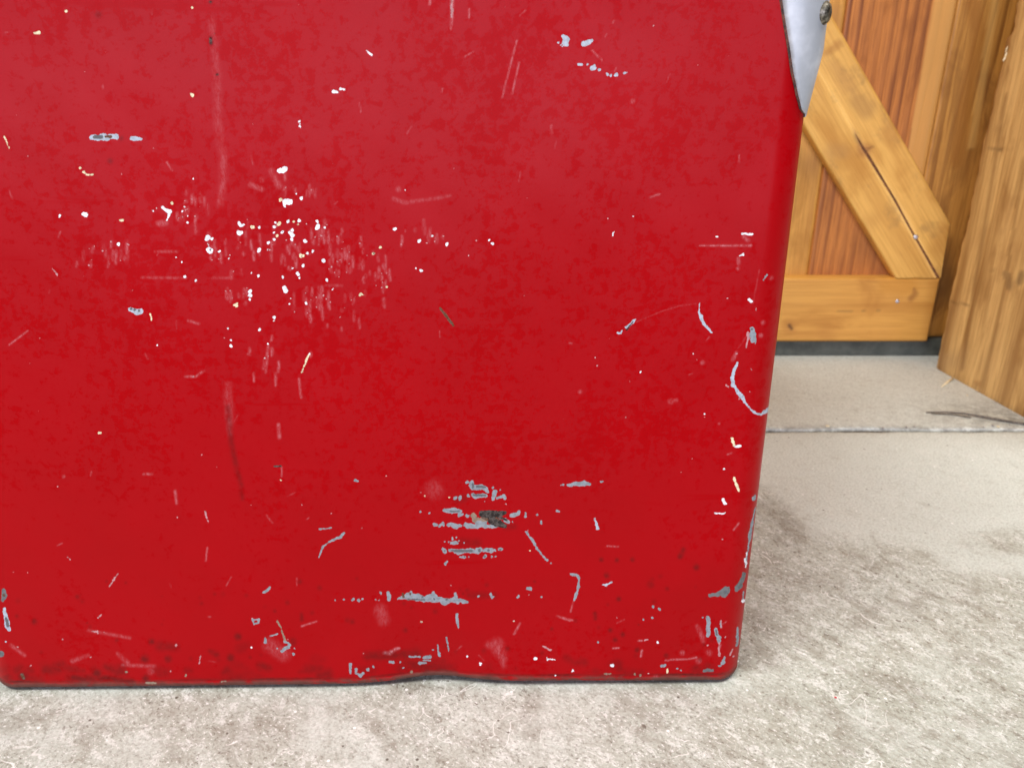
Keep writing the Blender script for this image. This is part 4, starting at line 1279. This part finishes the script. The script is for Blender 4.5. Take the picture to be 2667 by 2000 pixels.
Vt = np.array(vs)
Ft = grid_faces(NZ, NS + 2)
trim = np_mesh('corner_trim', Vt, Ft, M_TRIM, cooler, smooth=True)
set_attr(trim, 'edge', np.array(edg))
so = trim.modifiers.new('thickness', 'SOLIDIFY')
so.thickness = 0.0006
so.offset = -1
# dark sealant and rust in the seam along the trim's edge
sm = []
for a_ in range(NZ):
    s0 = ctr - half[a_] - 0.0004
    row = np.array([s0 - 0.0011, s0 - 0.0004, s0 + 0.0012])
    px_, py_, nx_, ny_ = plan(row)
    k_ = 1 - 0.0185 * zt[a_] / 0.38
    for j, of in enumerate((0.0001, 0.0007, 0.0005)):
        sm.append(((px_[j] + nx_[j] * of) * k_, py_[j] + ny_[j] * of, zt[a_] - (0.0007 if a_ == 0 else 0)))
M_SEAM = mat_plain('rusty_seam', S(44, 30, 26), S(104, 62, 44), 420, 0.8)
np_mesh('seam', np.array(sm), grid_faces(NZ, 3), M_SEAM, trim, smooth=True)
# screw through the trim
p = on_plane_y(2132, 36, fy + 0.01)
zscr = float((CI @ np.array([p.x, p.y, p.z, 1]))[2])
sscr = ctr - 0.0045
px_, py_, nx_, ny_ = plan(np.array([sscr]))
k_ = 1 - 0.0185 * zscr / 0.38
pos = Vector(((px_[0] + nx_[0] * 0.0050) * k_, py_[0] + ny_[0] * 0.0050, zscr))
s = screw_head(None, pos, 0.0050, M_SCREW, (nx_[0], ny_[0], 0.0), dome=0.42)
s.parent = trim

# ------------------------------------------------------------------ small litter on the floor
def tube(name, pts, mat, label, cat):
    bm = bmesh.new()
    seg = 6
    rings = []
    for i, (p, r) in enumerate(pts):
        a = pts[max(i - 1, 0)][0]; b = pts[min(i + 1, len(pts) - 1)][0]
        d = (b - a).normalized()
        s1 = d.cross(Vector((0, 0, 1))).normalized(); s2 = s1.cross(d).normalized()
        rings.append([bm.verts.new(p + (s1 * math.cos(2 * math.pi * k / seg) + s2 * math.sin(2 * math.pi * k / seg)) * r) for k in range(seg)])
    for a, b in zip(rings[:-1], rings[1:]):
        for k in range(seg):
            bm.faces.new([a[k], a[(k + 1) % seg], b[(k + 1) % seg], b[k]])
    bm.faces.new(rings[0][::-1]); bm.faces.new(rings[-1])
    o = bm_obj(name, bm, mat, None, True)
    return tag(o, label, cat)


def fpt(x, y, z):
    return on_floor(x, y, z)


zb = 0.0012
tube('dry_stem', [(fpt(2412, 1074, zb + 0.0009), 0.0006), (fpt(2460, 1073, zb + 0.0022), 0.0009), (fpt(2510, 1077, zb + 0.0026), 0.0010), (fpt(2570, 1087, zb + 0.0020), 0.0012), (fpt(2640, 1100, zb + 0.0014), 0.0013), (fpt(2720, 1112, zb + 0.0013), 0.0013)],
     M_STRAW, 'thin dark dry stem lying on concrete beside the joint near the post', 'stem')
tube('dry_stem', [(fpt(2425, 1078, zb + 0.0006), 0.0004), (fpt(2475, 1079, zb + 0.0006), 0.0006), (fpt(2530, 1088, zb + 0.0007), 0.0006)],
     M_STRAW, 'short wispy dark stem lying under the longer dry stem by the joint', 'stem')
tube('wood_sliver', [(fpt(2452, 1008, zb + 0.0008), 0.0006), (fpt(2468, 995, zb + 0.0015), 0.0016), (fpt(2483, 983, zb + 0.0024), 0.0010)],
     M_CHIPWOOD, 'pale wood sliver lying at the foot of the wooden post', 'splinter')


def flake(name, x, y, r, mat, label, cat, group=None, z0=0.0):
    c = on_floor(x, y, z0 + r * 0.35)
    bm = bmesh.new()
    bmesh.ops.create_icosphere(bm, subdivisions=1, radius=r)
    for v in bm.verts:
        v.co = Vector((v.co.x * random.uniform(0.6, 1.4), v.co.y * random.uniform(0.6, 1.4), v.co.z * random.uniform(0.3, 0.55)))
    mz = min(v.co.z for v in bm.verts)
    o = bm_obj(name, bm, mat)
    o.location = (c.x, c.y, z0 - mz - 0.0001)
    o.rotation_euler.z = random.uniform(0, 6)
    return tag(o, label, cat, group)


flake('paint_flake', 2176, 1815, 0.0009, M_FLAKE, 'tiny red paint flake on the pale concrete in front of the cooler', 'flake')
GR = 'grey grit crumbs along the floor joint'
for (x, y, r, m_) in ((2155, 1110, 0.0020, M_CHIPWOOD), (2383, 1111, 0.0016, M_CRUMB), (2586, 1108, 0.0024, M_CRUMB), (2600, 1112, 0.0018, M_CHIPWOOD), (2560, 1113, 0.0014, M_CRUMB), (2360, 1112, 0.0020, M_CRUMB), (2300, 1114, 0.0012, M_CRUMB), (2520, 1029, 0.0012, M_CHIPWOOD), (2630, 1106, 0.0013, M_CRUMB)):
    flake('grit_crumb', x, y, r, m_, 'pale wood crumb lying loose by the dark floor joint' if m_ is M_CHIPWOOD else 'grey crumb of grit lying loose by the dark floor joint', 'grit', 'pale crumbs by the floor joint' if m_ is M_CHIPWOOD else GR, 0.0012)
